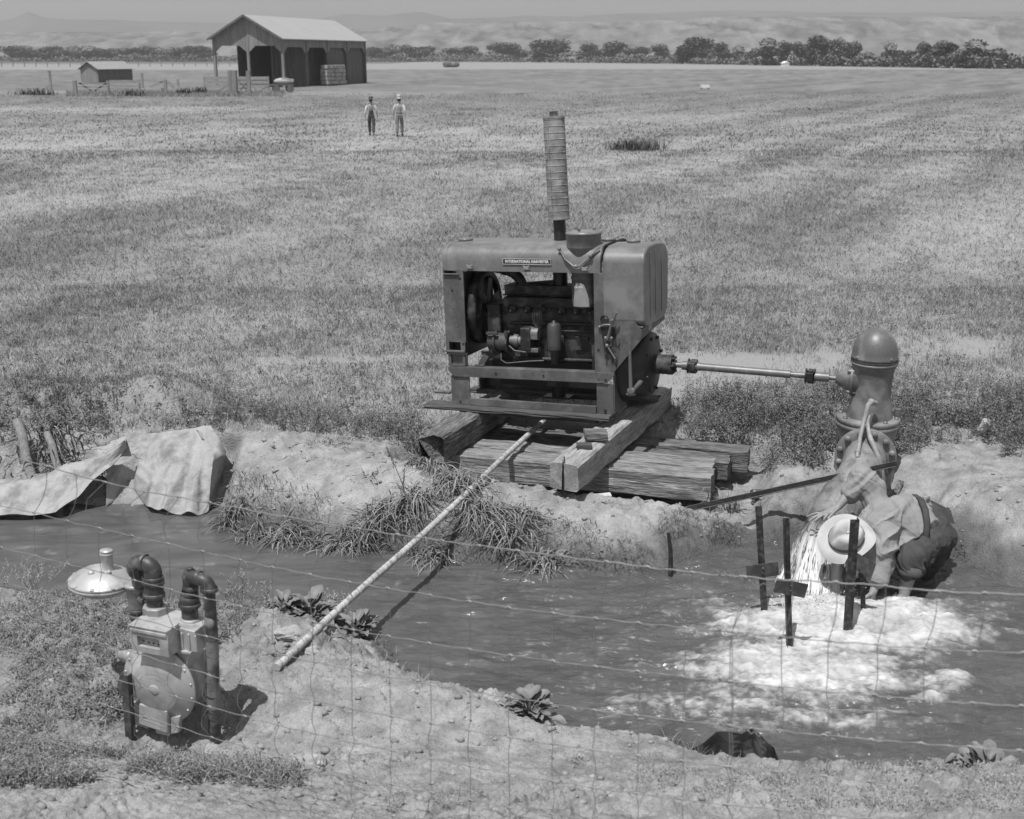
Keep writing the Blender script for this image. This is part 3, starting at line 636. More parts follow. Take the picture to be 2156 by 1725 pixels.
for y in (-.025, .80):
    g = MB(); g.prism([(-.018, .345), (-.018, .385), (1.712, .405), (1.716, .385), (1.64, .300), (.04, .288)], -.012, .012, (0, y-.012, 0)); g.box((.85, y+.03*(1 if y < 0 else -1), .393), (1.72, .06, .012), (0, -.0118, 0)); E_(g, 'frame_rail', M_paint, .002)
    g = MB(); g.prism([(.2, .0), (.2, .072), (1.53, .068), (1.53, .0)], -.012, .03, (0, y-.012, 0)); E_(g, 'base_rail', M_paint, .002)
    s_ = 1 if y < 0 else -1
    for x0, x1 in ((0, .2), (1.532, 1.70)):
        g = MB(); g.box(((x0+x1)/2, y, .145), (x1-x0, .014, .29)); xe = x0+.007 if x0 == 0 else x0+.007
        g.box((xe, y+.08*s_, .145), (.014, .15, .289)); E_(g, 'corner_foot', M_paint, .002)
g = MB(); g.prism([(-.02, .0), (-.02, .40), (.10, .40), (.14, .22), (.24, .07), (.40, .0)], 1.695, 1.71, (0, 0, 0), ((0, 1, 0), (0, 0, 1), (1, 0, 0))); E_(g, 'end_gusset', M_paint, .002)
# inside
g = MB(); g.box((.09, .40, .90), (.14, .70, .84)); E_(g, 'radiator_core', M_black, .01)
g = MB(); g.lathe([(.36, 0), (.38, .0), (.37, .08), (.33, .10), (.31, .08)], (.165, .40, .93), (1, 0, 0), 36); E_(g, 'fan_shroud', M_dark)
fn = MB()
for k in range(6):
    a = k*math.pi/3+.3; fn.bar((.24, .4+.05*math.cos(a), .93+.05*math.sin(a)), (.255, .4+.29*math.cos(a), .93+.29*math.sin(a)), .10, .006, (1, .35*math.cos(a), .35*math.sin(a)))
fn.cyl((.2, .4, .93), (.34, .4, .93), .05); E_(fn, 'fan', M_dark)
g = MB(); g.tube([(.30, .4, .93+.0), (.32, .4, .93)], .10, 16); g.cyl((.30, .36, .62), (.34, .36, .62), .12); g.prism([(.25, .50), (.29, .50), (.51, .93), (.48, .95), (.29, .93), (.25, .64)], .315, .34, (0, 0, 0), ((0, 1, 0), (0, 0, 1), (1, 0, 0))); E_(g, 'belt_and_pulleys', M_black)
blk = MB(); blk.box((.96, .42, .72), (1.06, .34, .60)); blk.box((.99, .40, 1.01), (1.0, .38, .10)); blk.box((.40, .40, .74), (.14, .46, .5)); blk.box((1.47, .41, .66), (.1, .5, .62)); block = E_(blk, 'engine_block', M_dark, .014)
g = MB(); g.box((.97, .43, 1.115), (1.0, .24, .10)); g.box((.97, .43, 1.07), (1.03, .30, .012)); E_(g, 'cylinder_head', M_dark, .02, block)
g = MB(); g.box((.92, .41, .285), (1.0, .26, .26), None, 1.25); g.box((.92, .41, .425), (1.12, .42, .02)); E_(g, 'oil_pan', M_black, .02)
g = MB(); g.cyl((.95, .5, .02), (.95, .5, .16), .07); g.box((.95, .5, .01), (.28, .16, .02)); E_(g, 'drain_stand', M_black)
g = MB()
for x in (.55, .80, 1.05, 1.30): g.box((x, .245, .62), (.14, .03, .14))
g.cyl((.55, .235, .80), (1.5, .235, .81), .018); g.cyl((1.1, .225, .74), (1.5, .225, .745), .012); g.cyl((.6, .2, .45), (1.45, .2, .46), .02); g.cyl((1.42, .24, .60), (1.42, .215, .60), .07); E_(g, 'side_covers', M_dark, .006, block)
g = MB(); g.tube(bend((.34, .38, 1.33), (.62, .38, 1.30), (.63, .40, 1.14), 8), .052, 12); g.cyl((.63, .40, 1.14), (.63, .4, 1.175), .085, None, 8); g.lathe([(.06, -.02), (.06, .02)], (.45, .38, 1.312), (1, 0, -.15), 14); E_(g, 'water_outlet', M_dark)
g = MB(); g.cyl((1.025, .42, 1.12), (1.025, .42, 1.58), .072); g.box((1.025, .42, 1.345), (.24, .2, .03)); g.bar((.62, .46, 1.16), (1.0, .46, 1.195), .05, .03); E_(g, 'exhaust_riser', M_black, .004)
# exhaust stack
mx0, mx1 = Vector((1.026, .42, 1.80)), Vector((.994, .42, 2.775)); md = (mx1-mx0); mdn = md.normalized()
g = MB(); g.tube([(1.035, .42, 1.56), mx0], .060, 16); st = E_(g, 'exhaust_pipe', M_black)
prof = [(0, 0), (.100, 0), (.106, .006), (.106, .012)]; nr = 15
for i in range(nr):
    h = .03+i*(.975-.05)/nr; prof += [(.1025, h), (.1025, h+.052), (.1055, h+.055), (.1055, h+.058), (.1025, h+.061)]
prof += [(.102, .955), (.107, .960), (.107, .976), (.097, .976), (.097, .966), (0, .966)]
g = MB(); g.lathe(prof, mx0, mdn, 36, smooth=False); mf = E_(g, 'muffler', M_rust, 0, st)
g = MB(); a = mx0+Vector((-.03, -.103, 0)); g.tube([a, a+md], .006, 6); E_(g, 'seam', M_rust, 0, mf)
g = MB(); g.lathe([(.042, 0), (.042, .055), (.047, .055), (.047, .065), (.034, .065), (.034, .0)], mx1-mdn*.01, mdn, 18); E_(g, 'outlet', M_rust, 0, mf)
# air cleaner
AC = (1.375, .13)
g = MB(); g.lathe([(.0, .0), (.158, .0), (.160, .23), (.166, .235), (.164, .245), (.166, .25), (.166, .355), (.172, .358), (.172, .375), (.10, .392), (0, .396)], (*AC, 1.335), n=32); ac = E_(g, 'air_cleaner', M_hood)
for a in (.5, 2.7, 4.6):
    g = MB(); g.box((AC[0]+.10*math.cos(a), AC[1]+.10*math.sin(a), 1.735), (.026, .02, .03)); E_(g, 'lid_clip', M_paint, .003, ac)
g = MB(); g.tube([(1.185, -.02, 1.565), (1.25, -.055, 1.475), (1.33, -.062, 1.415), (1.365, -.062, 1.408), (1.40, -.062, 1.42), (1.48, -.055, 1.49), (1.575, -.01, 1.585)], .012, 6, True, .6); g.ball((1.185, -.03, 1.565), .018); g.ball((1.36, -.07, 1.41), .02); g.ball((1.50, -.055, 1.51), .02); E_(g, 'bracket_strap', M_hood, 0, ac)
g = MB(); g.lathe([(0, 0), (.10, .0), (.118, .012), (.128, .05), (.130, .27), (.136, .275), (.136, .29), (.130, .295), (.130, .34)], (1.385, .12, 1.0), n=30); cup = E_(g, 'oil_cup', M_paint, 0, ac)
g = MB(); z0 = [(-.075, 1.02), (.065, 1.03), (.030, 1.225), (.0, 1.245), (-.045, 1.235)]
G = []
for zz, a, b in ((1.02, -.09, .075), (1.10, -.08, .07), (1.18, -.068, .05), (1.23, -.055, .03), (1.245, -.045, .0)):
    G.append([(1.385+x, .12-math.sqrt(max(.1315**2-x*x, 0)), zz) for x in [a+(b-a)*i/8 for i in range(9)]])
g.grid(G); E_(g, 'decal', mat('pale_decal', .26, .6, ns=12, na=.2), 0, cup)
def text(body, size, name, m, parent, mtx, world=False, off=.0, ext=.0008):
    cu = bpy.data.curves.new('t', 'FONT'); cu.body = body; cu.size = size; cu.align_x = 'CENTER'; cu.align_y = 'CENTER'; cu.offset = off; cu.extrude = ext
    o = bpy.data.objects.new('t', cu); COL.objects.link(o); bpy.context.view_layer.update()
    me = bpy.data.meshes.new_from_object(o.evaluated_get(bpy.context.evaluated_depsgraph_get())); bpy.data.objects.remove(o)
    me.transform(mtx); me.materials.clear(); me.materials.append(m); me.name = name
    k = bpy.data.objects.new(name, me); return finish(k, parent, world)
M_lett = mat('light_lettering', .62, .6, na=.1)
FRONT = lambda x, y, z, s=1: Matrix.Translation((x, y, z)) @ Euler((math.pi/2, 0, 0)).to_matrix().to_4x4() @ Matrix.Diagonal((s, 1, 1, 1))
text('OIL LEVEL', .022, 'lettering', M_lett, cup, FRONT(1.365, -.013, 1.205, .9), off=.0003)
g = MB(); g.box((.858, -.041, 1.444), (.500, .006, .052)); npz = E_(g, 'name_plate', M_dark, .001)
g = MB()
for z in (1.418, 1.470): g.box((.858, -.0455, z), (.492, .003, .003))
for x in (.612, 1.104): g.box((x, -.0455, 1.444), (.003, .003, .049))
E_(g, 'plate_border', M_lett, 0, npz)
text('INTERNATIONAL HARVESTER', .037, 'lettering', M_lett, npz, FRONT(.858, -.0455, 1.4445, .90), off=.0012)
for x in (.262, .855, 1.438):
    g = MB(); g.cyl((x, -.037, 1.388), (x, -.058, 1.388), .016, None, 8); g.box((x, -.056, 1.378), (.05, .010, .016)); g.bar((x, -.056, 1.385), (x-.032, -.056, 1.405), .01, .014); g.bar((x, -.056, 1.385), (x+.032, -.056, 1.405), .01, .014); E_(g, 'wing_latch', mat('bright_latch', .30, .4, .3), .002)
# ignition, filter
mg = MB(); mg.box((.772, .13, .665), (.112, .12, .235)); magn = E_(mg, 'magneto', M_dark, .015)
g = MB(); g.cyl((.828, .13, .72), (.90, .13, .72), .062); g.box((.865, .08, .70), (.07, .02, .06)); g.box((.83, .13, .56), (.14, .1, .04)); E_(g, 'distributor_cap', M_steel, .004, magn)
g = MB(); g.cyl((.60, .12, .645), (.72, .12, .645), .048); g.cyl((.64, .12, .645), (.69, .12, .645), .062); E_(g, 'coupling', M_steel, 0, magn)
g = MB(); g.cyl((.37, .14, .625), (.58, .14, .625), .088); g.cyl((.435, .14, .625), (.452, .14, .625), .11); g.cyl((.57, .14, .625), (.585, .14, .625), .115, None, 8); g.box((.43, .05, .72), (.12, .03, .03)); g.box((.58, .05, .72), (.03, .03, .06)); E_(g, 'drive_housing', mat('shaded_engine_paint', .05, .55), .004)  # engine paint darkened, the interior's shade put into its colour
g = MB(); g.lathe([(0, .0), (.035, 0), (.04, .13), (.066, .14), (.068, .16), (.066, .385), (.05, .405), (.016, .412), (.016, .43), (0, .43)], (1.065, .10, .43), n=20); g.lathe([(.071, 0), (.071, .008)], (1.065, .1, .585), n=20); g.lathe([(.071, 0), (.071, .008)], (1.065, .1, .605), n=20); E_(g, 'oil_filter', mat('shaded_engine_paint', .05, .55, ns=8, na=.3))
for i, x in enumerate((.58, .743, .896, 1.099, 1.256, 1.405)):
    g = MB(); g.lathe([(.045, .0), (.045, .012), (.0, .012)], (x, .222, .945), (0, -1, 0), 14); E_(g, 'plug_well', M_black)
    g = MB(); g.cyl((x, .21, .945), (x+.006, .165, .935), .010, .008); g.ball((x+.006, .165, .935), .014, 8, 6); E_(g, 'spark_plug', M_steel)
    g = MB(); g.tube(bend((x+.006, .16, .935), (x+.05, .12, 1.12), (.85+.02*i, .16, 1.02), 6)+bend((.86+.01*i, .15, 1.0), (.80+.03*i, .10, .85), (.905, .12, .74-.012*i), 6), .0045, 5); E_(g, 'plug_lead', M_dark)
g = MB(); g.tube([(.50, .1, .52), (.50, .09, .45), (.56, .08, .42), (.80, .09, .45), (.95, .1, .46)], .007, 6); g.tube([(.60, .07, .60), (.66, .06, .555), (.78, .06, .545)], .008, 6); E_(g, 'fuel_line', M_paint)
g = MB(); g.bar((.31, .02, .405), (.36, .04, .50), .012, .06); g.box((.30, .02, .402), (.10, .06, .012)); E_(g, 'stay_bracket', M_paint, .002)
# clutch end
g = MB(); g.lathe([(.0, -.02), (.37, -.02), (.375, .02), (.36, .08), (.33, .20), (.30, .27), (.16, .285), (.14, .29), (.10, .30), (0, .30)], (1.70, .39, .42), (1, 0, 0), 36); bell = E_(g, 'clutch_housing', M_black)
for k in range(8):
    a = k*math.pi/4+.3; g = MB(); g.cyl((1.965, .39+.27*math.cos(a), .42+.27*math.sin(a)), (1.995, .39+.27*math.cos(a), .42+.27*math.sin(a)), .016, None, 6); E_(g, 'housing_bolt', M_black, 0, bell)
g = MB(); g.cyl((1.98, .39, .42), (2.12, .39, .42), .095, None, 24); g.cyl((2.12, .39, .42), (2.17, .39, .42), .098, None, 24); po = E_(g, 'shaft_bearing', M_dark, .004)
g = MB()
for k in range(6):
    a = k*math.pi/3; g.cyl((2.165, .39+.075*math.cos(a), .42+.075*math.sin(a)), (2.195, .39+.075*math.cos(a), .42+.075*math.sin(a)), .014, None, 6)
g.cyl((2.16, .39, .42), (2.20, .39, .42), .05); E_(g, 'bearing_bolts', M_dark, 0, po)
g = MB(); g.tube([(1.905, -.14, .265), (1.898, -.14, .60), (1.899, -.14, .775)], [.018, .015, .009], 10); g.lathe([(.032, -.02), (.036, 0), (.036, .03), (.026, .034), (0, .034)], (1.905, -.12, .262), (0, -1, 0), 16); g.cyl((1.905, -.12, .262), (1.93, .12, .30), .024); g.ball((1.90, -.13, .228), (.05, .02, .016), 8, 6); E_(g, 'clutch_lever', M_steel)
g = MB(); g.tube([(0, .1, .10), (-.07, .1, .098), (-.075, .1, .083), (-.25, .1, .083)], .017, 8); E_(g, 'crank_stub', M_steel)
# ------------------------------------------------------------------ planks, beams and ties
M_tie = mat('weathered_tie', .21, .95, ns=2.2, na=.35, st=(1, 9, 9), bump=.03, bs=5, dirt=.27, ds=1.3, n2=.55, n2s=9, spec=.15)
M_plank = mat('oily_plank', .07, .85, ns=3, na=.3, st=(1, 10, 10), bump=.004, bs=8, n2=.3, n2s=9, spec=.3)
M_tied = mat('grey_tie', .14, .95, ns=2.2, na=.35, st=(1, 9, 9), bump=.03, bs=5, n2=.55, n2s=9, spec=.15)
def timber(name, a, b, w, h, m, label, cat, group=None, seed=0, rough=.012, rag=.035, up=None):
    """a worn squared timber: split, rounded edges and slightly ragged ends"""
    a, b = Vector(a), Vector(b); rs = random.Random(seed); L = (b-a).length; n = max(6, int(L/.07))
    sec = []
    k = .16
    for sx, sz in ((-1, -1), (1, -1), (1, 1), (-1, 1)):
        pass
    base = [(-.5+k*.5, -.5), (0, -.5), (.5-k*.5, -.5), (.5, -.5+k*.5), (.5, 0), (.5, .5-k*.5), (.5-k*.5, .5), (.18, .5), (0, .5), (-.2, .5), (-.5+k*.5, .5), (-.5, .5-k*.5), (-.5, .1), (-.5, -.15), (-.5, -.5+k*.5)]
    m_ = len(base); off = [rs.uniform(-1, 1)*rough for _ in base]; vs = []
    ph = [rs.uniform(0, 6) for _ in base]
    for i in range(n+1):
        x = -L/2+L*i/n
        for j, (p, q) in enumerate(base):
            e = off[j]+rough*.8*math.sin(i*.7+ph[j])+rs.uniform(-1, 1)*rough*.35
            xx = x+(rs.uniform(0, rag) if i == 0 else 0)-(rs.uniform(0, rag)*.4 if i == n else 0)
            vs.append((xx, p*w*(1+e*2), q*h*(1+e*2.2)))
    fs = [(i*m_+j, (i+1)*m_+j, (i+1)*m_+(j+1) % m_, i*m_+(j+1) % m_) for i in range(n) for j in range(m_)]
    fs += [tuple(range(m_)), tuple(range(len(vs)-1, len(vs)-m_-1, -1))]
    me = bpy.data.meshes.new(name); me.from_pydata(vs, [], fs); me.materials.append(m)
    o = bpy.data.objects.new(name, me); COL.objects.link(o)
    d = (b-a).normalized(); s_ = (Vector(up) if up is not None else Vector((0, 0, 1))).cross(d).normalized(); u_ = d.cross(s_)
    Mx = Matrix((d, s_, u_)).transposed().to_4x4(); Mx.translation = (a+b)/2
    o.matrix_basis = Mx
    if label: tag(o, label, cat, group)
    return o
tA, tB = at(893, 966, -.19), at(1503, 1022, -.19)
td = (tB-tA).normalized(); tn = Vector((-td.y, td.x, 0)).normalized()
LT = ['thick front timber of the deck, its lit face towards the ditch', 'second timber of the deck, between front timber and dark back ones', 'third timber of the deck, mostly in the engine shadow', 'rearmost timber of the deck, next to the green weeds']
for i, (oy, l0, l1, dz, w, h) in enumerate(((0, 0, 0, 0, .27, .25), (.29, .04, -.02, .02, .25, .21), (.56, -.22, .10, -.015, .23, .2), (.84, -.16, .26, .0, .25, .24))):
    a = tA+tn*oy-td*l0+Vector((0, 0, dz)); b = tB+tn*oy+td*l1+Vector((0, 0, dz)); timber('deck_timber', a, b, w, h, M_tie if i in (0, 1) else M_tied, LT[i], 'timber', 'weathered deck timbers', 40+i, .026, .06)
bR0, bR1 = at(1187, 1006, .07), at(1389, 832, .10)
bL0, bL1 = at(903, 948, .07), None
dR = (bR1-bR0); bL1 = bL0+dR*.93
timber('skid_beam', bR0, bR1, .26, .25, mat('pale_beam', .27, .95, ns=2, na=.28, st=(1, 8, 8), bump=.010, bs=6, n2=.32, n2s=8, spec=.15), 'heavy right skid beam with a cracked square end facing the ditch', 'beam', 'skid beams', 51, .022, .02)
timber('skid_beam', bL0, bL1, .25, .25, M_tied, 'heavy left skid beam with a dark rotten broken end', 'beam', 'skid beams', 52, .034, .30)
c0 = timber('crack', bR0, bR0+dR.normalized()*.01, .012, .22, M_black, None, None, None, 3, .3); c0.name = 'crack'
bpar = [o for o in bpy.data.objects if o.name.startswith('skid_beam')][0]
mw = c0.matrix_basis.copy(); c0.parent = bpar; c0.matrix_basis = bpar.matrix_basis.inverted() @ mw @ Matrix.Translation((-.004, .01, -.02))
EL = lambda x, y, z: EMX @ Vector((x, y, z))
UPE = (EMX.to_3x3() @ Vector((0, 0, 1)))
timber('plank', EL(-.28, -.03, -.022), EL(1.70, -.03, -.022), .24, .04, M_plank, 'thin splintered plank under the near edge of the engine', 'plank', 'planks under the engine', 61, .02, .05, UPE)
timber('plank', EL(-.15, .74, -.022), EL(1.93, .74, -.022), .22, .045, M_plank, 'dark plank under the far edge of the engine, broken at its right end', 'plank', 'planks under the engine', 62, .03, .12, UPE)
timber('wedge_board', EL(.25, -.03, -.065), EL(1.55, -.03, -.075), .10, .035, M_plank, 'narrow board wedged below the front plank', 'board', None, 63, .04, .05, UPE)
bu = lambda t, z: bR0+dR*t+Vector((0, 0, z))
o = timber('wood_block', bu(.27, .175)-Vector((.10, .03, 0)), bu(.27, .175)+Vector((.12, -.03, 0)), .17, .075, M_tied, 'flat wood block lying on top of the right skid beam', 'wood block', None, 64)
o = timber('wood_block', bu(.17, .15)-Vector((.08, .02, 0)), bu(.17, .15)+Vector((.08, -.02, 0)), .09, .05, M_plank, 'small dark wood chock just below the flat block', 'wood block', None, 65)
# ------------------------------------------------------------------ pump
M_pump = mat('pump_paint', .115, .42, ns=5, na=.14, dirt=.19, ds=5, n2=.1, n2s=60, bump=.0015, bs=120, spec=.5)
M_pumpl = mat('pump_cast', .16, .5, ns=5, na=.2, dirt=.26, ds=5, n2=.15, n2s=50, bump=.002, bs=90)
PY = 10.4; zz = lambda v: at(1840, v, y=PY).z
PX = at(1846, 730, y=PY).x-.01
zt, zf, zc, zl, zb = zz(690), zz(755), zz(836), zz(880), zz(1048)
pu = empty('irrigation_pump', (PX, PY, zb-.25), 'upright domed deep-well pump driven by the shaft, beside the crouching man', 'pump')
g = MB(); r = .203; H1 = zt-zf; pf = [(0, H1)]
for i in range(1, 10): a = i*math.pi/20; pf.append((r*math.sin(a), .03+(H1-.03)*math.cos(a)))
pf += [(r*1.0, .03)]; pf = pf[::-1]; g.lathe([(0, 0), (r+.004, 0), (r+.004, .022)]+pf, (PX, PY, zf), n=36); dm = g.build('dome', M_pump, pu)
g = MB(); g.lathe([(r-.01, -.05), (r+.006, -.045), (r+.006, -.027), (r-.003, -.025), (r-.003, -.018), (r+.006, -.016), (r+.006, -.002)], (PX, PY, zf), n=36); g.build('dome_flange', M_pump, pu)
for a in (3.6, 5.2, .8):
    g = MB(); g.bar((PX+.197*math.cos(a), PY+.197*math.sin(a), zf+.02), (PX+.185*math.cos(a), PY+.185*math.sin(a), zf+.12), .014, .03); g.ball((PX+.2*math.cos(a), PY+.2*math.sin(a), zf+.03), .016, 8, 6); g.build('lug', M_pump, dm)
g = MB(); g.lathe([(.20, -.02), (.195, -.06), (.180, -.12), (.172, -.22), (.170, zc-zf+.02), (.180, zc-zf-.02), (.205, zl-zf+.03), (.215, zl-zf-.02)], (PX, PY, zf), n=36); g.build('gear_case', M_pump, pu)
# input boss towards the engine
PT = EMX @ Vector((2.21, .39, .42)); gi = Vector((PX, PY, zz(803))); sd = (PT-gi).normalized()
g = MB(); g.lathe([(.132, .05), (.130, .165), (.148, .168), (.148, .188), (.130, .190), (.112, .21), (.070, .285), (.066, .30), (.05, .305), (.048, .325), (0, .325)], gi, sd, 28); bo = g.build('input_boss', M_pump, pu)
for s1, s2 in ((.7, .75), (-.7, .75), (.7, -.75), (-.7, -.75)):
    x_, z_, _ = frame(sd); c = gi+x_*.13*s1*.95+z_*.13*s2; g = MB(); g.cyl(c+sd*.02, c+sd*.20, .02, None, 10); g.ball(c+sd*.205, .018, 8, 6); g.build('tie_bolt', M_pump, bo)
# base flange, bowl with the round outlet
g = MB(); rf = .285; g.lathe([(.2, .03), (rf-.01, .03), (rf, .02), (rf, -.012), (rf-.012, -.016), (rf-.008, -.022), (rf, -.026), (rf, -.058), (rf-.02, -.066), (.262, -.12), (.235, -.22), (.255, -.34), (.275, -.50), (.265, -.66), (.285, -.70), (.285, -.78), (.0, -.78)], (PX-.01, PY, zl-.01), n=40); bw_ = g.build('discharge_head', M_pumpl, pu)
for k in range(8):
    a = k*math.pi/4+.35; g = MB(); g.lathe([(.022, 0), (.022, .018), (0, .02)], (PX-.01+.25*math.cos(a), PY+.25*math.sin(a), zl+.018), n=6); g.build('flange_bolt', M_steel, bw_)
g = MB(); g.cyl((PX+.24, PY-.05, zl+.03), (PX+.24, PY-.05, zl+.10), .03); g.build('grease_plug', M_steel, bw_)
FC = at(1822, 962, y=PY-.36); MO_ = at(1738, 1122, y=9.22)
fn_ = Vector((-.28, -.93, -.05)).normalized()
g = MB(); g.lathe([(.22, -.25), (.215, -.10), (.262, -.03), (.268, -.02), (.268, .0), (.262, .012), (.20, .014), (.185, .016), (0, .016)], FC, fn_, 44); fl = g.build('outlet_flange', M_pumpl, pu)
x_, z_, _ = frame(fn_)
for k in range(12):
    a = (k+.5)*math.pi/6; c = FC+(x_*math.cos(a)+z_*math.sin(a))*.232; g = MB(); g.lathe([(.028, .012), (.028, .035), (.020, .042), (0, .042)], c, fn_, 6); g.build('hex_bolt', M_pumpl, fl)
# outlet pipe
pth = bend(FC+fn_*.0, FC+fn_*.35, FC+fn_*.0+(MO_-FC)*.55, 6)+[FC+(MO_-FC)*t+Vector((0, 0, 0)) for t in (.7, .85, 1.)]
M_pipe = mat('scaly_pipe', .21, .6, ns=6, na=.2, dirt=.12, ds=9, bump=.003, bs=60, n2=.15, n2s=40)
g = MB(); g.tube(pth, .182, 36, False); g.tube(pth[-3:], .172, 36, False); g.lathe([(.182, 0), (.182, .004), (.172, .004)], MO_, MO_-pth[-2], 36); pp = g.build('outlet_pipe', M_pipe, pu)
md_ = (pth[-1]-pth[-3]).normalized()
g = MB(); g.lathe([(.186, 0), (.197, 0), (.197, .42), (.186, .42)], pth[-4], md_, 36); g.build('pipe_sleeve', M_pipe, pp)
hp = lambda L, y: [at(1710.5+.1526*x, 789.5+.1526*q, y=yy) for (x, q), yy in zip(L, y)]
M_hose = mat('pale_rubber_hose', .22, .6, ns=9, na=.2, dirt=.3, ds=20)
g = MB(); P = hp([(870, 390), (810, 375), (770, 420), (745, 520), (700, 680), (655, 880), (640, 1000), (625, 1060), (622, 1140)], [10.15, 10.08, 10.04, 10.02, 9.98, 9.88, 9.80, 9.76, 9.72]); g.tube(P, [.024, .024, .024, .022, .019, .019, .019, .022, .018], 10); g.ball(P[1], .032); g.ball(P[7], .028, 8, 6); g.build('oil_hose', M_hose, pu)
g = MB(); P = hp([(790, 560), (760, 640), (775, 780), (800, 880), (860, 1010), (915, 1150), (950, 1290), (972, 1450), (975, 1700)], [10.02, 10.0, 9.94, 9.88, 9.80, 9.74, 9.72, 9.72, 9.75]); g.tube(P, [.018]*3+[.023]*6, 10); g.build('drain_hose', M_hose, pu)
cz = zz(1012); g = MB(); g.lathe([(.32, -.6), (.32, 0), (.308, 0), (.308, -.4)], (PX+.0, PY, cz), n=36)
k = g.build('well_casing', M_pump); tag(k, 'open steel well casing ring around the foot of the pump', 'well casing')
g = MB(); a = Vector((PX+.20, PY-.275, cz-.12)); b = Vector((PX+.275, PY-.22, cz+.08)); g.bar(a, b, .05, .02); tag(g.build('wood_slip', M_tie), 'pale wooden slip wedged in the rim of the well casing', 'wood slip')
# drive shaft
ds = empty('drive_shaft', PT, 'steel universal-joint shaft between engine and pump', 'drive shaft')
g2 = gi+sd*.325; D = g2-PT; L = D.length; X = D.normalized()
def seg(mb, t0, t1, r0, r1=None): mb.cyl(PT+X*t0, PT+X*t1, r0, r1, 18)
g = MB(); seg(g, -.02, .05, .026); seg(g, .05, .13, .042, .046); seg(g, .17, .23, .040); g.build('yoke_joint', M_steel, ds)
for t in (.15, L-.23):
    g = MB(); x_, z_, _ = frame(X)
    for s_ in (-1, 1):
        g.bar(PT+X*(t-.035)+x_*s_*.048, PT+X*(t+.03)+x_*s_*.048, .028, .085); g.bar(PT+X*(t-.02)+z_*s_*.048, PT+X*(t+.045)+z_*s_*.048, .085, .028)
    g.ball(PT+X*t, .045, 10, 8); g.cyl(PT+X*(t-.045), PT+X*(t-.035), .072); g.build('cross', M_dark, ds, True, .006)
g = MB(); seg(g, .22, L-.42, .036); seg(g, L-.43, L-.41, .038); seg(g, L-.41, L-.38, .022); seg(g, L-.38, L-.27, .028); g.build('shaft_tube', M_steel, ds)
g = MB(); seg(g, L-.19, L-.06, .042); seg(g, L-.06, L+.01, .020); g.build('end_coupling', M_steel, ds)
# angle bar lying on the pipe
a, b = at(1431, 1075, y=9.78), at(1888, 976, y=9.58)
g = MB(); u_ = (b-a).normalized(); g.bar(a, b, .006, .055, (0, -.25, 1)); n_ = Vector((0, 0, 1)); g.bar(a+Vector((0, .022, -.022)), b+Vector((0, .022, -.022)), .055, .006, (0, -.25, 1))
tag(g.build('angle_bar', mat('rusty_angle', .07, .7, ns=9, na=.3, dirt=.14, ds=12, st=(1, 6, 6)), None, True, .001), 'long rusty angle iron bar leaning across the pump pipe', 'metal bar')
# ------------------------------------------------------------------ wrapped gas line over the ditch
A = at(1146, 886, .03); B = at(583, 1407, -.11); C1 = at(1004, 1018, -.02)
pts = []
for i in range(41):
    t = i/40; p = A.lerp(B, t); p.z += -.03*math.sin(math.pi*t)*0+(.012*math.sin(t*9)); pts.append(p)
g = MB(); g.tube(pts, .026, 14); gl = g.build('wrapped_gas_line', mat('pale_wrapping', .42, .75, ns=9, na=.18, dirt=.24, ds=14, n2=.12, n2s=60)); tag(gl, 'pale tape-wrapped gas pipe slanting across the ditch from engine to near bank', 'pipe')
g = MB(); D = B-A; L = D.length; x_, z_, d_ = frame(D); P = []; nt_ = 74
for i in range(nt_*10+1):
    t = i/(nt_*10); a = 2*math.pi*nt_*(t+.004*math.sin(t*37)+.003*math.sin(t*91)); k = t*40; j = min(int(k), 39); c = pts[j].lerp(pts[j+1], k-j); P.append(c+(x_*math.cos(a)+z_*math.sin(a))*.0262)
g.tube(P, .0020, 4, False); g.build('wrap_edge', mat('wrap_edge', .06, .8), gl)
# ------------------------------------------------------------------ gas meter set
M_alu = mat('meter_aluminium', .44, .38, .22, ns=5, na=.16, dirt=.32, ds=9, bump=.0012, bs=90, spec=.5)
M_iron = mat('black_iron_pipe', .045, .48, .1, ns=10, na=.3, dirt=.12, ds=12, bump=.001, bs=60)
M_galv = mat('silver_painted_iron', .34, .5, .3, ns=9, na=.18, dirt=.2, ds=9)
mt = empty('gas_meter', (-2.03, 6.25, -.2), 'silver gas meter with round drums and looping black pipes on the near bank', 'gas meter', None, (0, 0, R(-20)))
mt.scale = (1.15, 1, 1)
T_ = lambda mb, n, m, par=None, bev=0.: mb.build(n, m, par or mt, False, bev)
C = (.004, 0, .285)
g = MB(); g.lathe([(0, .150), (.125, .148), (.138, .140), (.150, .128), (.178, .118), (.186, .108), (.210, .104), (.214, .096), (.210, .082), (.190, .08), (.184, -.08), (.210, -.082), (.214, -.096), (.210, -.104), (.180, -.118), (.140, -.138), (0, -.142)], C, (0, -1, 0), 56); g.v = [(x, y, .285+(z-.285)*1.17) for x, y, z in g.v]; body = T_(g, 'body', M_alu)
g = MB(); g.lathe([(0.0, .004), (.024, .003), (.030, .0), (.034, -.003)], (.004, -.152, .275), (0, -1, 0), 24); T_(g, 'boss', M_alu, body)
for k in range(16):
    a = 2*math.pi*(k+.5)/16; g = MB(); g.ball((.004+.199*math.cos(a), -.106, .285+.199*1.17*math.sin(a)), (.008, .006, .008), 8, 5); T_(g, 'rivet', M_alu, body)
g = MB()
for pl in ([(-.175, -.005), (-.075, -.02), (-.065, .10), (-.165, .15)], [(-.03, -.035), (.05, -.035), (.055, .10), (-.04, .10)], [(.06, -.02), (.11, .0), (.13, .12), (.07, .10)]): g.prism(pl, -.125, -.085)
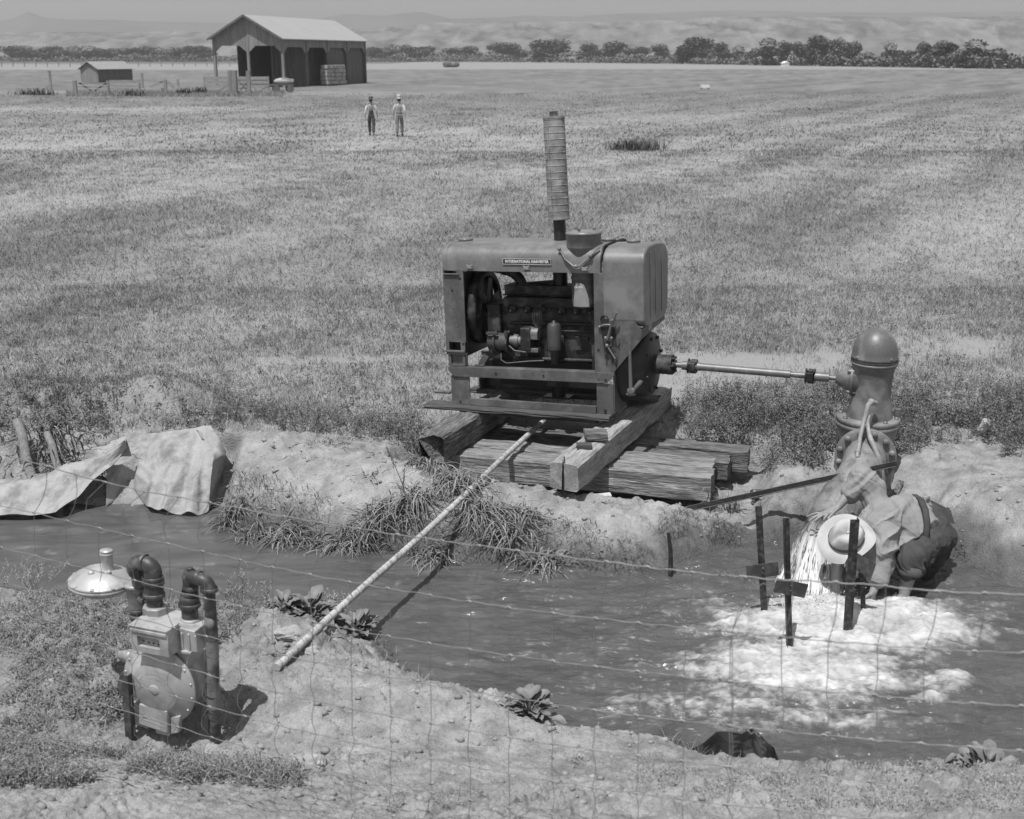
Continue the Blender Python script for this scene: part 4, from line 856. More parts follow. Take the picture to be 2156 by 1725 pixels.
g.prism([(-.115, .02), (.06, .0), (.07, .15), (-.10, .16)], -.1492, -.10); T_(g, 'foot_lug', M_alu, None, .008)
g = MB()                                    # raised lettering too small to read
rs = random.Random(3)
for r_, a0, a1, n in ((.105, 35, 150, 24), (.082, 42, 135, 16)):
    for i in range(n):
        if rs.random() < .12: continue
        a = R(a1+(a0-a1)*i/(n-1)); g.box((.004+r_*math.cos(a), -.1485, .275+r_*math.sin(a)), (.0042, .003, .007), (0, -(a-math.pi/2), 0))
for j, (w, z) in enumerate(((.05, .345), (.042, .330), (.036, .316))):
    for i in range(6): g.box((.0-w/2+w*i/5+.006, -.1485, z), (.004, .003, .006))
for i in range(19): g.box((-.085+.007*i, -.1495, .062-.0011*i), (.005, .003, .006))
T_(g, 'raised_marks', mat('raised_metal', .6, .3, .4), body)
text('MADE IN U.S.A.', .013, 'lettering', mat('raised_metal', .6, .3, .4), body, Matrix.Translation((-.02, -.149, .078)) @ Euler((math.pi/2, .12, 0)).to_matrix().to_4x4(), off=.0004)
g = MB(); g.prism([(-.12, .40), (.16, .40), (.19, .52), (-.14, .52)], -.075, .085); g.box((.03, .0, .525), (.36, .20, .022)); T_(g, 'neck_casting', M_alu, None, .006)
g = MB(); g.prism([(-.085, .53), (.245, .53), (.235, .63), (.235, .665), (-.08, .69)], -.085, .09); 
for x in (.16, .20, .24): g.box((x, -.088, .59), (.012, .012, .11))
g.lathe([(.075, .0), (.07, .05), (.055, .06)], (-.052, .01, .62), n=20); g.lathe([(.065, .0), (.06, .04), (.05, .05)], (.145, .03, .60), n=20); T_(g, 'gear_box', M_alu, None, .006)
ib = MB(); x0, x1, z0, z1 = -.078, .142, .535, .690
wx0, wx1, wz0, wz1 = -.040, .092, .570, .636
for a in ((x0, wx0, z0, z1), (wx1, x1, z0, z1), (wx0, wx1, z0, wz0), (wx0, wx1, wz1, z1)): ib.box(((a[0]+a[1])/2, -.135, (a[2]+a[3])/2), (a[1]-a[0]+.0005, .11, a[3]-a[2]+.0005))
ibo = T_(ib, 'index_box', M_alu)
g = MB(); g.prism([(x0-.004, z1), (x1+.004, z1), (x1+.004, z1+.010), (x0-.004, z1+.010)], -.197, -.075); g.box((.032, -.193, z1-.02), (.21, .012, .02)); T_(g, 'index_lid', M_alu, ibo, .003)
g = MB(); g.box(((wx0+wx1)/2, -.155, .603), (.134, .01, .068)); T_(g, 'dial_plate', mat('dial_enamel', .33, .5, na=.08), ibo)
g = MB()
for x, z, a in ((-.022, .590, -.6), (.008, .588, 2.3), (.037, .586, .2), (.068, .584, -.9), (.04, .622, 2.6)):
    g.lathe([(.0052, 0), (.0052, .002), (0, .002)], (x, -.1602, z), (0, -1, 0), 10); g.bar((x, -.1615, z), (x+.011*math.sin(a), -.1615, z+.011*math.cos(a)), .002, .002)
T_(g, 'pointers', M_black, ibo)
def hexu(x, y, z, r, h, nm='union_nut', m=M_galv):
    g = MB(); g.lathe([(r*.8, -.008), (r, 0), (r, h), (r*.8, h+.008), (0, h+.008)], (x, y, z), n=8, smooth=False); return T_(g, nm, m, None, .003)
def coupl(path, r, nm='pipe', m=M_iron, rings=()):
    g = MB(); g.tube(path, r, 16)
    for p, ax, rr in rings: g.lathe([(rr*.9, -.014), (rr, -.010), (rr, .010), (rr*.9, .014)], p, ax, 18)
    return T_(g, nm, m)
hexu(-.052, .01, .675, .066, .05)
coupl([(-.052, .01, .72), (-.052, .01, .80)], .044)
coupl([(-.050, .01, .79), (-.048, .01, .885)], .052, 'coupling', M_iron, [((-.050, .01, .80), (0, 0, 1), .058), ((-.048, .01, .88), (0, 0, 1), .058)])
lp_ = [(-.048, .01, .87), (-.048, .01, .925)]+[(-.103+.055*math.cos(a), .02+.0*a, .935+.055*math.sin(a)) for a in [i*math.pi/8 for i in range(9)]]+[(-.17, .06, .90), (-.18, .08, .80)]
coupl([lp_[0]]+lp_[1:], [.046]*2+[.046]*4+[.040]+[.046]*4+[.042, .040], 'elbow_bend', M_iron, [((-.048, .01, .905), (0, 0, 1), .056), ((-.103, .02, .99), (1, 0, 0), .052), ((-.172, .06, .89), (0, .1, 1), .050)])
# regulator
g = MB(); g.lathe([(.0, 0), (.046, 0), (.05, .01), (.052, .11), (.058, .125), (.058, .14), (.066, .142), (.066, .162), (.05, .166), (0, .168)], (-.222, .10, .640), n=26); g.bar((-.222, .10, .79), (-.40, .10, .775), .075, .018); rg = T_(g, 'regulator_body', M_galv)
g = MB(); g.cyl((-.18, .09, .715), (-.135, .07, .715), .036); g.lathe([(.024, 0), (.024, .022), (0, .022)], (-.137, .07, .715), (1, -.3, 0), 6); T_(g, 'side_plug', M_iron, rg)
g = MB(); g.lathe([(.06, -.075), (.13, -.055), (.168, -.02), (.178, -.016), (.178, -.004), (.176, -.002), (.176, .004), (.178, .006), (.178, .016), (.166, .020), (.145, .045), (.10, .072), (.05, .085), (0, .088)], (-.435, .10, .775), n=48); dr = T_(g, 'diaphragm_case', M_alu, rg)
g = MB(); g.lathe([(.042, .06), (.034, .075), (.031, .085), (.030, .175), (.036, .178), (.036, .188), (.032, .19), (.032, .196), (.035, .198), (.034, .206), (0, .208)], (-.393, .11, .775), n=22); g.lathe([(.018, .07), (.018, .095), (.012, .105), (0, .107)], (-.445, .03, .765), n=14); g.ball((-.36, .07, .862), .012); T_(g, 'spring_stack', M_alu, dr)
for k in range(10):
    a = k*math.pi/5; g = MB(); g.bar((-.435+.15*math.cos(a), .10+.15*math.sin(a), .80), (-.435+.178*math.cos(a), .10+.178*math.sin(a), .79), .018, .012); T_(g, 'lug', M_alu, dr)
coupl([(-.222, .10, .645), (-.222, .10, .60), (-.225, .10, .58), (-.235, .10, .33)], [.044, .046, .032, .030], 'inlet_pipe', M_iron, [((-.222, .10, .628), (0, 0, 1), .052), ((-.223, .10, .585), (0, 0, 1), .050), ((-.226, .10, .55), (0, 0, 1), .040), ((-.228, .10, .47), (0, 0, 1), .048), ((-.229, .10, .45), (0, 0, 1), .048)])
coupl(bend((-.236, .10, .36), (-.238, .10, .31), (-.30, .10, .30))+[(-.36, .11, .30)], .038, 'foot_elbow', M_galv, [((-.30, .10, .30), (1, 0, 0), .046)])
# outlet side
hexu(.143, .03, .635, .058, .042)
coupl([(.143, .03, .675), (.145, .03, .76)], .044)
coupl([(.145, .03, .75), (.146, .03, .79), (.150, .03, .815), (.152, .03, .835)], [.050, .052, .050, .034], 'reducer', M_iron, [((.145, .03, .765), (0, 0, 1), .058), ((.153, .03, .84), (0, 0, 1), .045)])
coupl([(.153, .03, .83), (.158, .03, .87), (.160, .03, .95), (.165, .03, .975)], [.034, .036, .038, .028], 'tee', M_iron, [((.160, .03, .875), (0, 0, 1), .042), ((.164, .03, .965), (0, 0, 1), .034)])
hexu(.166, .03, .978, .020, .016, 'plug', M_iron)
coupl(bend((.16, .03, .915), (.165, .02, .955), (.215, .01, .955))+bend((.24, .0, .955), (.285, .0, .955), (.287, .0, .90)), .038, 'elbow_bend', M_iron, [((.222, .01, .956), (1, 0, 0), .044), ((.287, 0, .90), (0, 0, 1), .045)])
dp = [(.287, 0, .91), (.285, .0, .60), (.268, .0, .30), (.24, .02, .0), (.236, .02, -.10)]
dpp = coupl(dp, .031, 'outlet_pipe', M_iron)
g = MB(); g.tube([(.282, 0, .58), (.268, .0, .30), (.245, .015, .06)], .0335, 16, False); T_(g, 'tape_wrap', mat('aged_tape', .20, .6, ns=8, na=.2, dirt=.06, ds=7), dpp)
g = MB(); P = []
for i in range(140):
    t = i/139; z = .56-.48*t; a = t*2*math.pi*5.5; x = .281-.05*(t**1.0)*.8; P.append((x+.0345*math.cos(a), .003+.0345*math.sin(a), z+.012*math.sin(a)))
g.tube(P, .003, 4, False); T_(g, 'tape_edge', M_black, dpp)
g = MB(); g.ball((.284, -.018, .70), (.03, .02, .045), 10, 7); T_(g, 'paint_patch', M_galv, dpp)
g = MB(); a, b = Vector((-.158, -.19, -.16)), Vector((-.140, -.19, .36)); g.bar(a, b, .040, .006, (0, 1, 0)); g.bar(a+Vector((.018, .018, 0)), b+Vector((.018, .018, 0)), .006, .04, (0, 1, 0))
mx = mt.matrix_basis
for i, v in enumerate(g.v): g.v[i] = tuple(mx @ Vector(v))
tag(g.build('iron_stake', M_iron, None, True, .001), 'dark upright angle-iron stake just in front of the gas meter', 'stake')
# ------------------------------------------------------------------ stakes in the ditch
M_stk = mat('wet_iron', .032, .42, .2, ns=14, na=.4, dirt=.09, ds=25, bump=.001, bs=90)
def stake(ub, vb, ut, vt, label, plate_=None, w=.042, y=None, ly='L'):
    b = at(ub, vb, WZ+.03) if y is None else at(ub, vb, y=y); t = at(ut, vt, y=b.y+.02); d = (t-b).normalized()
    k = empty('iron_stake', b, label, 'stake', 'iron stakes standing in the ditch'); g = MB(); b2 = b-d*.25
    s = Vector((1, 0, 0)); g.bar(b2, t, w, .006, (0, 1, 0)); e = Vector((w/2-.004, .018, 0))*(1 if ly == 'L' else -1); g.bar(b2+e, t+e, .006, w*.8, (0, 1, 0)); g.build('angle_iron', M_stk, k, True, .001)
    if plate_:
        (ua, va), (uc, vc), h = plate_; a = at(ua, va, y=b.y-.03); c = at(uc, vc, y=b.y-.03+.0); g = MB(); g.bar(a, c, h, .008, (0, -1, 0)); 
        pl = g.build('cross_plate', mat('dark_plate', .035, .6, ns=12, na=.3, dirt=.07, ds=14), k, True, .001)
        m_ = (a+c)/2
        for z in (.035, -.035):
            g = MB(); g.ball((m_.x, m_.y-.012, m_.z+z*h/.12*.6), (.012, .007, .012), 8, 5); g.build('bolt', M_stk, pl)
stake(1609, 1287, 1597, 1066, 'far iron stake with a cross plate, left of the falling water', ((1572, 1206), (1639, 1197), .11), .050)
stake(1662, 1364, 1655, 1091, 'nearest tall iron stake with a tilted cross plate, in the foam', ((1632, 1232), (1698, 1245), .105), .046, None, 'R')
stake(1784, 1334, 1800, 1094, 'bare tall iron stake leaning in front of the straw hat', None, .065)
stake(1817, 1297, 1817, 1200, 'short iron stake with a slanted plate under the man, right of the water', None, .036)
a = at(1786, 1172, y=8.05); c = at(1838, 1202, y=7.93)
st_ = [o for o in bpy.data.objects if o.name.startswith('iron_stake') and o.get('label', '').startswith('short iron')][0]
g = MB(); g.bar(a, c, .115, .008, (0, -1, 0)); g.build('cross_plate', mat('dark_plate', .035, .6), st_, True, .001)
b = at(1412, 1200, WZ+.05); t = at(1407, 1122, y=b.y); g = MB(); g.tube([b-Vector((0, 0, .2)), b, (b+t)/2+Vector((.01, 0, 0)), t], [.022, .02, .018, .012], 8); tag(g.build('wood_stub', M_stk), 'short dark wooden stub at the foot of the far bank', 'stake')
# ------------------------------------------------------------------ odds and ends on the bank
p = at(1263, 1049, y=9.93); k = empty('paper_carton', (p.x, p.y, p.z-.05), 'small pale carton half buried below the right skid beam', 'carton', None, (0, -.07, .12))
g = MB(); g.box((0, 0, .03), (.21, .08, .10)); g.build('box', mat('pale_carton', .55, .7, ns=9, na=.12, dirt=.38, ds=12), k, False, .002); g = MB(); g.box((.1065, 0, .03), (.003, .07, .09)); g.build('end_flap', M_dark, k, False)
g = MB()
for i in range(4): g.box((-.075+.0*i, -.0415, .01+.018*i), (.022, .002, .006))
for i in range(4): g.box((-.045, -.0415, .02+.014*i), (.016, .002, .005))
g.build('faded_print', mat('faded_ink', .22, .8), k, False)
p = at(2066, 940, y=11.3); k = empty('crushed_can', (p.x, p.y, gz(p.x, 11.3)), 'crushed silver can lying at the weed edge by the right border', 'can', None, (.0, -.35, .9))
g = MB(); G = []
for i in range(9):
    t = i/8; q_ = .058*(1-.35*math.sin(math.pi*t)); G.append([(-.11+.22*t, q_*math.cos(a)*1.1, .06+q_*math.sin(a)*(.75 if 1 < a < 4 else 1)) for a in [j*math.pi/7 for j in range(15)]])
g.grid(G, False); g.add(G[0][:-1], [tuple(range(14))]); g.build('can_body', mat('dull_tin', .5, .35, .6, dirt=.2, ds=20), k, False)
g = MB(); g.lathe([(.056, 0), (.060, .002), (.060, .008), (.054, .008)], (-.115, 0, .06), (1, 0, 0), 18); g.build('rim', mat('dull_tin', .5), k, False)
p = at(1596, 1008, y=10.25); k = empty('rusty_can', (p.x+.04, p.y+.1, gz(p.x+.04, p.y+.1)-.02), 'dark rusty can lying in the weeds behind the angle bar', 'can', None, (0, .1, .2))
g = MB(); g.lathe([(.0, -.08), (.045, -.08), (.052, -.07), (.052, .07), (.045, .075), (.045, .05), (0, .05)], (0, 0, .05), (1, 0, 0), 24); g.build('can_body', mat('dark_rust', .05, .5, dirt=.09, ds=14), k, False)
g = MB(); g.lathe([(.053, -.003), (.055, 0), (.053, .003)], (-.066, 0, .05), (1, 0, 0), 24); g.build('rim', mat('dull_tin', .5), k, False)
# bent dark metal sheet at the water edge, near bank
def rough_lump(name, c, r, m, label, cat, seed, k=.35, n=26, group=None):
    rs = np.random.RandomState(seed); g = MB(); g.ball((0, 0, 0), 1., n, n//2); V = np.array(g.v); d = fbm(V[:, 0]*1.7+seed+V[:, 2], V[:, 1]*1.7+V[:, 2]*1.3, 4, seed)-.5; s = 1+d*k*2.4
    V = V*s[:, None]*np.array(r)+np.array(c); g.v = [tuple(p) for p in V]; g.sm = [False]*len(g.f); o = g.build(name, m); return tag(o, label, cat, group)
sh = mat('dark_sheet', .030, .45, .1, ns=6, na=.4, dirt=.10, ds=7, bump=.006, bs=18, st=(1, 1, .4))
g = MB(); G = []
oc = [(1457, 1578), (1480, 1560), (1510, 1547), (1534, 1541), (1560, 1541), (1585, 1539), (1600, 1546), (1615, 1560), (1632, 1580), (1645, 1612)]
for k_, (u, v) in enumerate(oc):
    t = at(u, v, y=6.27-.02*k_); row = []
    for j in range(7):
        s = j/6; row.append((t.x+.02*s*math.sin(k_*1.7), t.y-.10*s-.03*math.sin(k_*2.1+s*3), t.z-(.34)*s))
    G.append(row)
g.grid(G, False); G2 = [[(p[0], p[1]+.006, p[2]) for p in r] for r in G]; g.grid([r[::-1] for r in G2], False)
for i in range(len(G)-1): g.add([G[i][0], G[i+1][0], G2[i+1][0], G2[i][0]], [(0, 1, 2, 3)])
tag(g.build('metal_sheet', sh), 'dark torn metal sheet standing at the near waterline', 'metal sheet')
rough_lump('dark_lump', at(268, 1500, -.2)+Vector((0, .12, .06)), (.085, .08, .16), mat('dark_lump_tone', .055, .95, ns=9, na=.4, bump=.01, bs=30), 'dark rough lump in the hollow left of the gas meter', 'clod', 3, .3)  # rough lump in a tone far darker than the ground
M_clod = mat('clod_soil', .33, .95, ns=9, na=.2, bump=.010, bs=45, n2=.15, n2s=80)
rough_lump('earth_clod', Vector((*at(650, 1607, .1).xy, gz(*at(650, 1607, .1).xy)+.03)), (.085, .06, .06), M_clod, 'big square earth clod in the bottom foreground below the gas pipe', 'clod', 11)
q_ = at(1010, 1475, -.42); rough_lump('earth_clod', q_+Vector((0, -.08, .05)), (.05, .05, .04), M_clod, 'round clod at the tip of the near bank beside the broad-leaved plant', 'clod', 12)
for i, (u, v, r_) in enumerate(((612, 1345, .10), (655, 1352, .06), (300, 870, .09))):
    q_ = at(u, v, gz(*at(u, v, -.15).xy)); rough_lump('earth_clod', Vector((q_.x, q_.y, gz(q_.x, q_.y)+.01)), (r_, r_*.7, r_*.55), M_clod, ['flat pale clod beside the buried end of the gas pipe', 'small clod tucked under the gas pipe end', 'clod on top of the dirt mound behind the tarp'][i], 'clod', 20+i)
# ------------------------------------------------------------------ people
M_skin = mat('skin', .24, .55, ns=6, na=.10, bump=.001, bs=80)
M_shirt = mat('work_shirt', .25, .9, ns=7, na=.12, bump=.010, bs=9, n2=.05, n2s=140, spec=.15)
M_white = mat('white_shirt', .50, .9, ns=4, na=.1, spec=.15)
M_jean = mat('dark_denim', .065, .9, ns=8, na=.2, bump=.012, bs=14, spec=.15)
M_khaki = mat('khaki_trousers', .17, .9, ns=4, na=.2, spec=.15)
M_hair = mat('dark_hair', .02, .6)
def skel(nodes, edges, name, m, parent, root=None, sub=2, smooth=1.):
    """one skin grown over a skeleton; nodes: name -> (point, radius or (rx, ry))"""
    ks = list(nodes); ix = {k: i for i, k in enumerate(ks)}
    me = bpy.data.meshes.new(name); me.from_pydata([tuple(nodes[k][0]) for k in ks], [(ix[a], ix[b]) for a, b in edges], [])
    o = bpy.data.objects.new(name, me); COL.objects.link(o)
    sk = o.modifiers.new('skin', 'SKIN'); sk.use_smooth_shade = True; sk.branch_smoothing = smooth
    for k, i in ix.items():
        r = nodes[k][1]; r = (r, r) if not isinstance(r, tuple) else r
        d = me.skin_vertices[0].data[i]; d.radius = r; d.use_root = (k == (root or ks[0]))
    o.modifiers.new('sub', 'SUBSURF').levels = sub; o.modifiers['sub'].render_levels = sub
    bpy.context.view_layer.update()
    m2 = bpy.data.meshes.new_from_object(o.evaluated_get(bpy.context.evaluated_depsgraph_get())); bpy.data.objects.remove(o)
    m2.name = name; m2.materials.clear(); m2.materials.append(m)
    return m2
def blob(parts, name, m, vox=.008, sm=4, par=None):
    """one continuous surface from overlapping tapered limbs and masses"""
    g = MB()
    for q in parts:
        if len(q) == 2: g.ball(q[0], q[1], 20, 14)
        elif len(q) == 3: g.ball(q[0], q[1], 20, 14, q[2])
        else: g.ball(q[0], q[1], 16, 12); g.tube([q[0], (q[0]+q[2])/2, q[2]], [q[1], (q[1]+q[3])/2, q[3]], 16); g.ball(q[2], q[3], 16, 12)
    me = bpy.data.meshes.new(name); me.from_pydata([tuple(v) for v in g.v], [], g.f); o = bpy.data.objects.new(name, me); COL.objects.link(o)
    r = o.modifiers.new('r', 'REMESH'); r.mode = 'VOXEL'; r.voxel_size = vox; r.use_smooth_shade = True
    s = o.modifiers.new('s', 'SMOOTH'); s.factor = .5; s.iterations = sm
    bpy.context.view_layer.update()
    m2 = bpy.data.meshes.new_from_object(o.evaluated_get(bpy.context.evaluated_depsgraph_get())); bpy.data.objects.remove(o)
    m2.name = name; m2.materials.clear(); m2.materials.append(m); return m2
def from_skel(N, Ed):
    out = []
    f = lambda r: r if not isinstance(r, tuple) else min(r)
    for a, b in Ed: out.append((V3(N[a][0]), f(N[a][1]), V3(N[b][0]), f(N[b][1])))
    return out
def put(me, name, parent): o = bpy.data.objects.new(name, me); return finish(o, parent)
def folds(me, amp, ax, f1, f2, seed):
    """long creases running along the axis ax"""
    n = len(me.vertices); c = np.empty(n*3, np.float32); me.vertices.foreach_get('co', c); c = c.reshape(-1, 3); nn = np.empty(n*3, np.float32); me.vertices.foreach_get('normal', nn); nn = nn.reshape(-1, 3)
    a = np.array(V3(ax).normalized()); b = np.array(V3(ax).cross(V3((0, 1, 0))).normalized()); l = c@a; s = c@b; d = c[:, 1]
    w = fbm(l*3, s*3, 2, seed)*1.2; r = 1-np.abs(2*fbm(s*f1+w+d*f1*.5, l*f2+d*2, 2, seed+1)-1); r = r**2.2
    c = c+nn*((r-.35)*amp)[:, None]; me.vertices.foreach_set('co', c.ravel().astype(np.float32)); me.update(); return me
def rumple(me, amp, sc, seed, dirn=(1, 1, 1)):
    n = len(me.vertices); c = np.empty(n*3, np.float32); me.vertices.foreach_get('co', c); c = c.reshape(-1, 3); nn = np.empty(n*3, np.float32); me.vertices.foreach_get('normal', nn); nn = nn.reshape(-1, 3)
    q = c*np.array(dirn)*sc; f = 1-np.abs(2*fbm(q[:, 0]+q[:, 2]*.9+2*fbm(q[:, 1], q[:, 2], 2, seed), q[:, 1]-q[:, 2]*.6, 3, seed)-1)
    c = c+nn*((f-.7)*amp)[:, None]; me.vertices.foreach_set('co', c.ravel().astype(np.float32)); me.update(); return me
V3 = Vector
def hand(nodes, edges, wname, wrist, along, palm_n, side, L=.19, curl=.35, thumb=1):
    """palm, four fingers and a thumb as branches of the body skeleton; along: wrist to knuckles; side: towards the thumb"""
    al, pn, sd = along.normalized(), palm_n.normalized(), side.normalized()
    pc = wrist+al*L*.25; nodes[wname+'pc'] = (pc, (.020, .036)); edges.append((wname, wname+'pc'))
    for i, (o, l) in enumerate(((.028, .92), (.010, 1.0), (-.009, .94), (-.027, .76))):
        k = pc+al*L*.22+sd*o; d = (al+sd*o*3.0).normalized(); fl = L*.46*l; last = wname+'pc'
        nm = '%sf%d' % (wname, i); nodes[nm+'a'] = (k, .0115); edges.append((last, nm+'a')); p = k; ang = 0
        for j, (sg, nxt) in enumerate(((.42, 'b'), (.32, 'c'), (.26, 'd'))):
            ang += curl*(.6+.5*j); dd = d*math.cos(ang)+pn*math.sin(ang); p = p+dd*fl*sg; nodes[nm+nxt] = (p, .0095-.0012*j); edges.append((nm+'ab'[0] if j == 0 else nm+'abc'[j], nm+nxt))
    t0 = wrist+al*L*.14+sd*.030*thumb; t1 = t0+(al*.7+sd*.75).normalized()*L*.2; t2 = t1+(al*.9+sd*.35+pn*.25).normalized()*L*.16; t3 = t2+(al+pn*.3).normalized()*L*.10
    for nm, p, r in (('t1', t0, .013), ('t2', t1, .0115), ('t3', t2, .010), ('t4', t3, .008)): nodes[wname+nm] = (p, r)
    edges += [(wname, wname+'t1'), (wname+'t1', wname+'t2'), (wname+'t2', wname+'t3'), (wname+'t3', wname+'t4')]
def hat(name, c, up, fwd, m, parent, rb=.19, ry=.165, rc=.085, h=.11, band=M_dark, droop=.02, crease=True):
    up = up.normalized(); fw = (fwd-up*fwd.dot(up)).normalized(); sd = fw.cross(up)
    g = MB(); G = []; n = 40
    P = lambda a, r, z: c+(fw*math.cos(a)*r*1.12+sd*math.sin(a)*r)+up*z
    rows_ = []
    for r, z0 in ((rb, 0), (rb*.93, .004), (rb*.75, .006), (rc*1.12, .002), (rc*1.0, .010), (rc*.99, .05), (rc*.94, h*.75), (rc*.82, h*.95), (rc*.55, h*1.0), (rc*.25, h*.93), (rc*.02, h*.90)):
        row = []
        for i in range(n+1):
            a = 2*math.pi*i/n; z = z0
            if r > rc*1.3: z += -droop*1.3*math.cos(2*a+.5)*((r-rc)/(rb-rc))**1.5+.016*math.sin(3*a+1)*((r-rc)/(rb-rc))
            if crease and z0 > h*.7: z -= h*.36*math.exp(-(math.sin(a)*r/.028)**2)*(1 if math.cos(a) > -.8 else .6); 
            rr = r*(1-.20*max(0, math.cos(a-.55))**6*(z0 > h*.6)-.20*max(0, math.cos(a+.55))**6*(z0 > h*.6)) if crease else r
            row.append(P(a, rr, z))
        rows_.append(row)
    g.grid(rows_); under = [[p-up*.004 for p in r] for r in rows_[:5]]; g.grid([r[::-1] for r in under]); 
    for i in range(n): g.add([rows_[0][i], under[0][i], under[0][i+1], rows_[0][i+1]], [(0, 1, 2, 3)])
    o = g.build(name, m, parent)
    g = MB(); g.grid([[P(2*math.pi*i/n, rc*1.035, z) for i in range(n+1)] for z in (.006, .042)]); g.build('hat_band', band, o); return o  # ribbon drawn tall, its dark colour also standing for the crown's shadow
# the two men walking away, seen from behind
def walker(u, vb, tall, shirt, trou, hatm, label, overall, step, seed, hat_s):
    f = at(u, vb, 0.); k = empty('person', (f.x, f.y, 0), label, 'person', None, (0, 0, 0)); s = tall/1.75
    def q(x, y, z): return V3((f.x+x*s, f.y+y*s, z*s))
    N = {'pel': (q(0, 0, .95), .12*s), 'che': (q(0, .02, 1.28), .13*s), 'nec': (q(0, .03, 1.48), .055*s), 'hd1': (q(0, .04, 1.58), .075*s), 'hd2': (q(0, .05, 1.68), .085*s)}
    Ed = [('pel', 'che'), ('che', 'nec'), ('nec', 'hd1'), ('hd1', 'hd2')]
    for sx, sy, nm in ((-1, step, 'l'), (1, -step, 'r')):
        N['sh'+nm] = (q(.17*sx, .02, 1.42), .055*s); N['el'+nm] = (q(.25*sx, -.03-sy*.3, 1.16), .042*s); N['wr'+nm] = (q(.27*sx, .04-sy*.7, .92), .028*s)
        N['hi'+nm] = (q(.09*sx, 0, .90), .095*s); N['kn'+nm] = (q(.10*sx, sy*.5+.03, .50), .062*s); N['an'+nm] = (q(.10*sx, sy-.03, .10), .042*s); N['to'+nm] = (q(.12*sx, sy+.13, .04), .04*s)
        Ed += [('che', 'sh'+nm), ('sh'+nm, 'el'+nm), ('el'+nm, 'wr'+nm), ('pel', 'hi'+nm), ('hi'+nm, 'kn'+nm), ('kn'+nm, 'an'+nm), ('an'+nm, 'to'+nm)]
        hand(N, Ed, 'wr'+nm, N['wr'+nm][0], V3((0, .1, -1)), V3((-sx, 0, 0)), V3((0, 1, 0)), .18*s)
    put(skel(N, Ed, 'body', M_skin, k, 'pel', 1), 'body', k)
    N2 = {'a': (q(0, 0, 1.02), (.155*s, .12*s)), 'b': (q(0, .02, 1.28), (.175*s, .13*s)), 'c': (q(0, .03, 1.46), (.10*s, .08*s))}; E2 = [('a', 'b'), ('b', 'c')]
    for sx, sy, nm in ((-1, step, 'l'), (1, -step, 'r')):
        N2['s'+nm] = (q(.175*sx, .02, 1.41), .068*s); N2['e'+nm] = (q(.255*sx, -.03-sy*.3, 1.16), .056*s); N2['w'+nm] = (q(.27*sx, .03-sy*.6, .98), .046*s); E2 += [('b', 's'+nm), ('s'+nm, 'e'+nm), ('e'+nm, 'w'+nm)]
    put(skel(N2, E2, 'shirt', shirt, k, 'b', 2), 'shirt', k)
    N3 = {'p': (q(0, 0, .96), (.16*s, .13*s)), 't': (q(0, .01, 1.06), (.158*s, .125*s))}; E3 = [('p', 't')]
    if overall: N3['u'] = (q(0, -.02, 1.22), (.12*s, .13*s)); E3.append(('t', 'u'))
    for sx, sy, nm in ((-1, step, 'l'), (1, -step, 'r')):
        N3['h'+nm] = (q(.095*sx, 0, .86), .105*s); N3['k'+nm] = (q(.105*sx, sy*.5+.03, .50), .082*s); N3['a'+nm] = (q(.105*sx, sy-.03, .13), .070*s); E3 += [('p', 'h'+nm), ('h'+nm, 'k'+nm), ('k'+nm, 'a'+nm)]
    put(skel(N3, E3, 'overalls' if overall else 'trousers', trou, k, 'p', 2), 'overalls' if overall else 'trousers', k)
    if overall:
        for sx in (-1, 1):
            g = MB(); g.tube([q(.02*sx, -.125, 1.25), q(.06*sx, -.12, 1.38), q(.10*sx, -.03, 1.50)], .018*s, 6, True, .4); g.build('strap', trou, k)
    else:
        g = MB(); g.lathe([(.150*s, -.02), (.152*s, .02)], q(0, .0, 1.03), n=20); g.build('belt', M_dark, k)
    for sx, sy in ((-1, step), (1, -step)):
        g = MB(); g.ball(q(.11*sx, sy+.04, .05), (.055*s, .15*s, .055*s), 10, 7); g.build('boot', M_dark, k)
    g = MB(); g.ball(q(0, .02, 1.64), (.088*s, .09*s, .10*s), 12, 8); g.build('hair', M_hair, k)
    hat('hat', q(0, .04, 1.72)+V3((0, 0, .0)), V3((.05, -.05, 1)), V3((0, 1, 0)), hatm, k, hat_s*s, .15, .09*s, (.15 if hatm is M_white else .10)*s)
walker(783, 286, 1.74, M_white, M_jean, M_dark, 'man in dark bib overalls and dark hat walking away across the field', True, .16, 1, .15)
walker(842, 287, 1.78, M_white, M_khaki, M_white, 'man in light trousers and tall white hat walking away across the field', False, -.14, 2, .14)
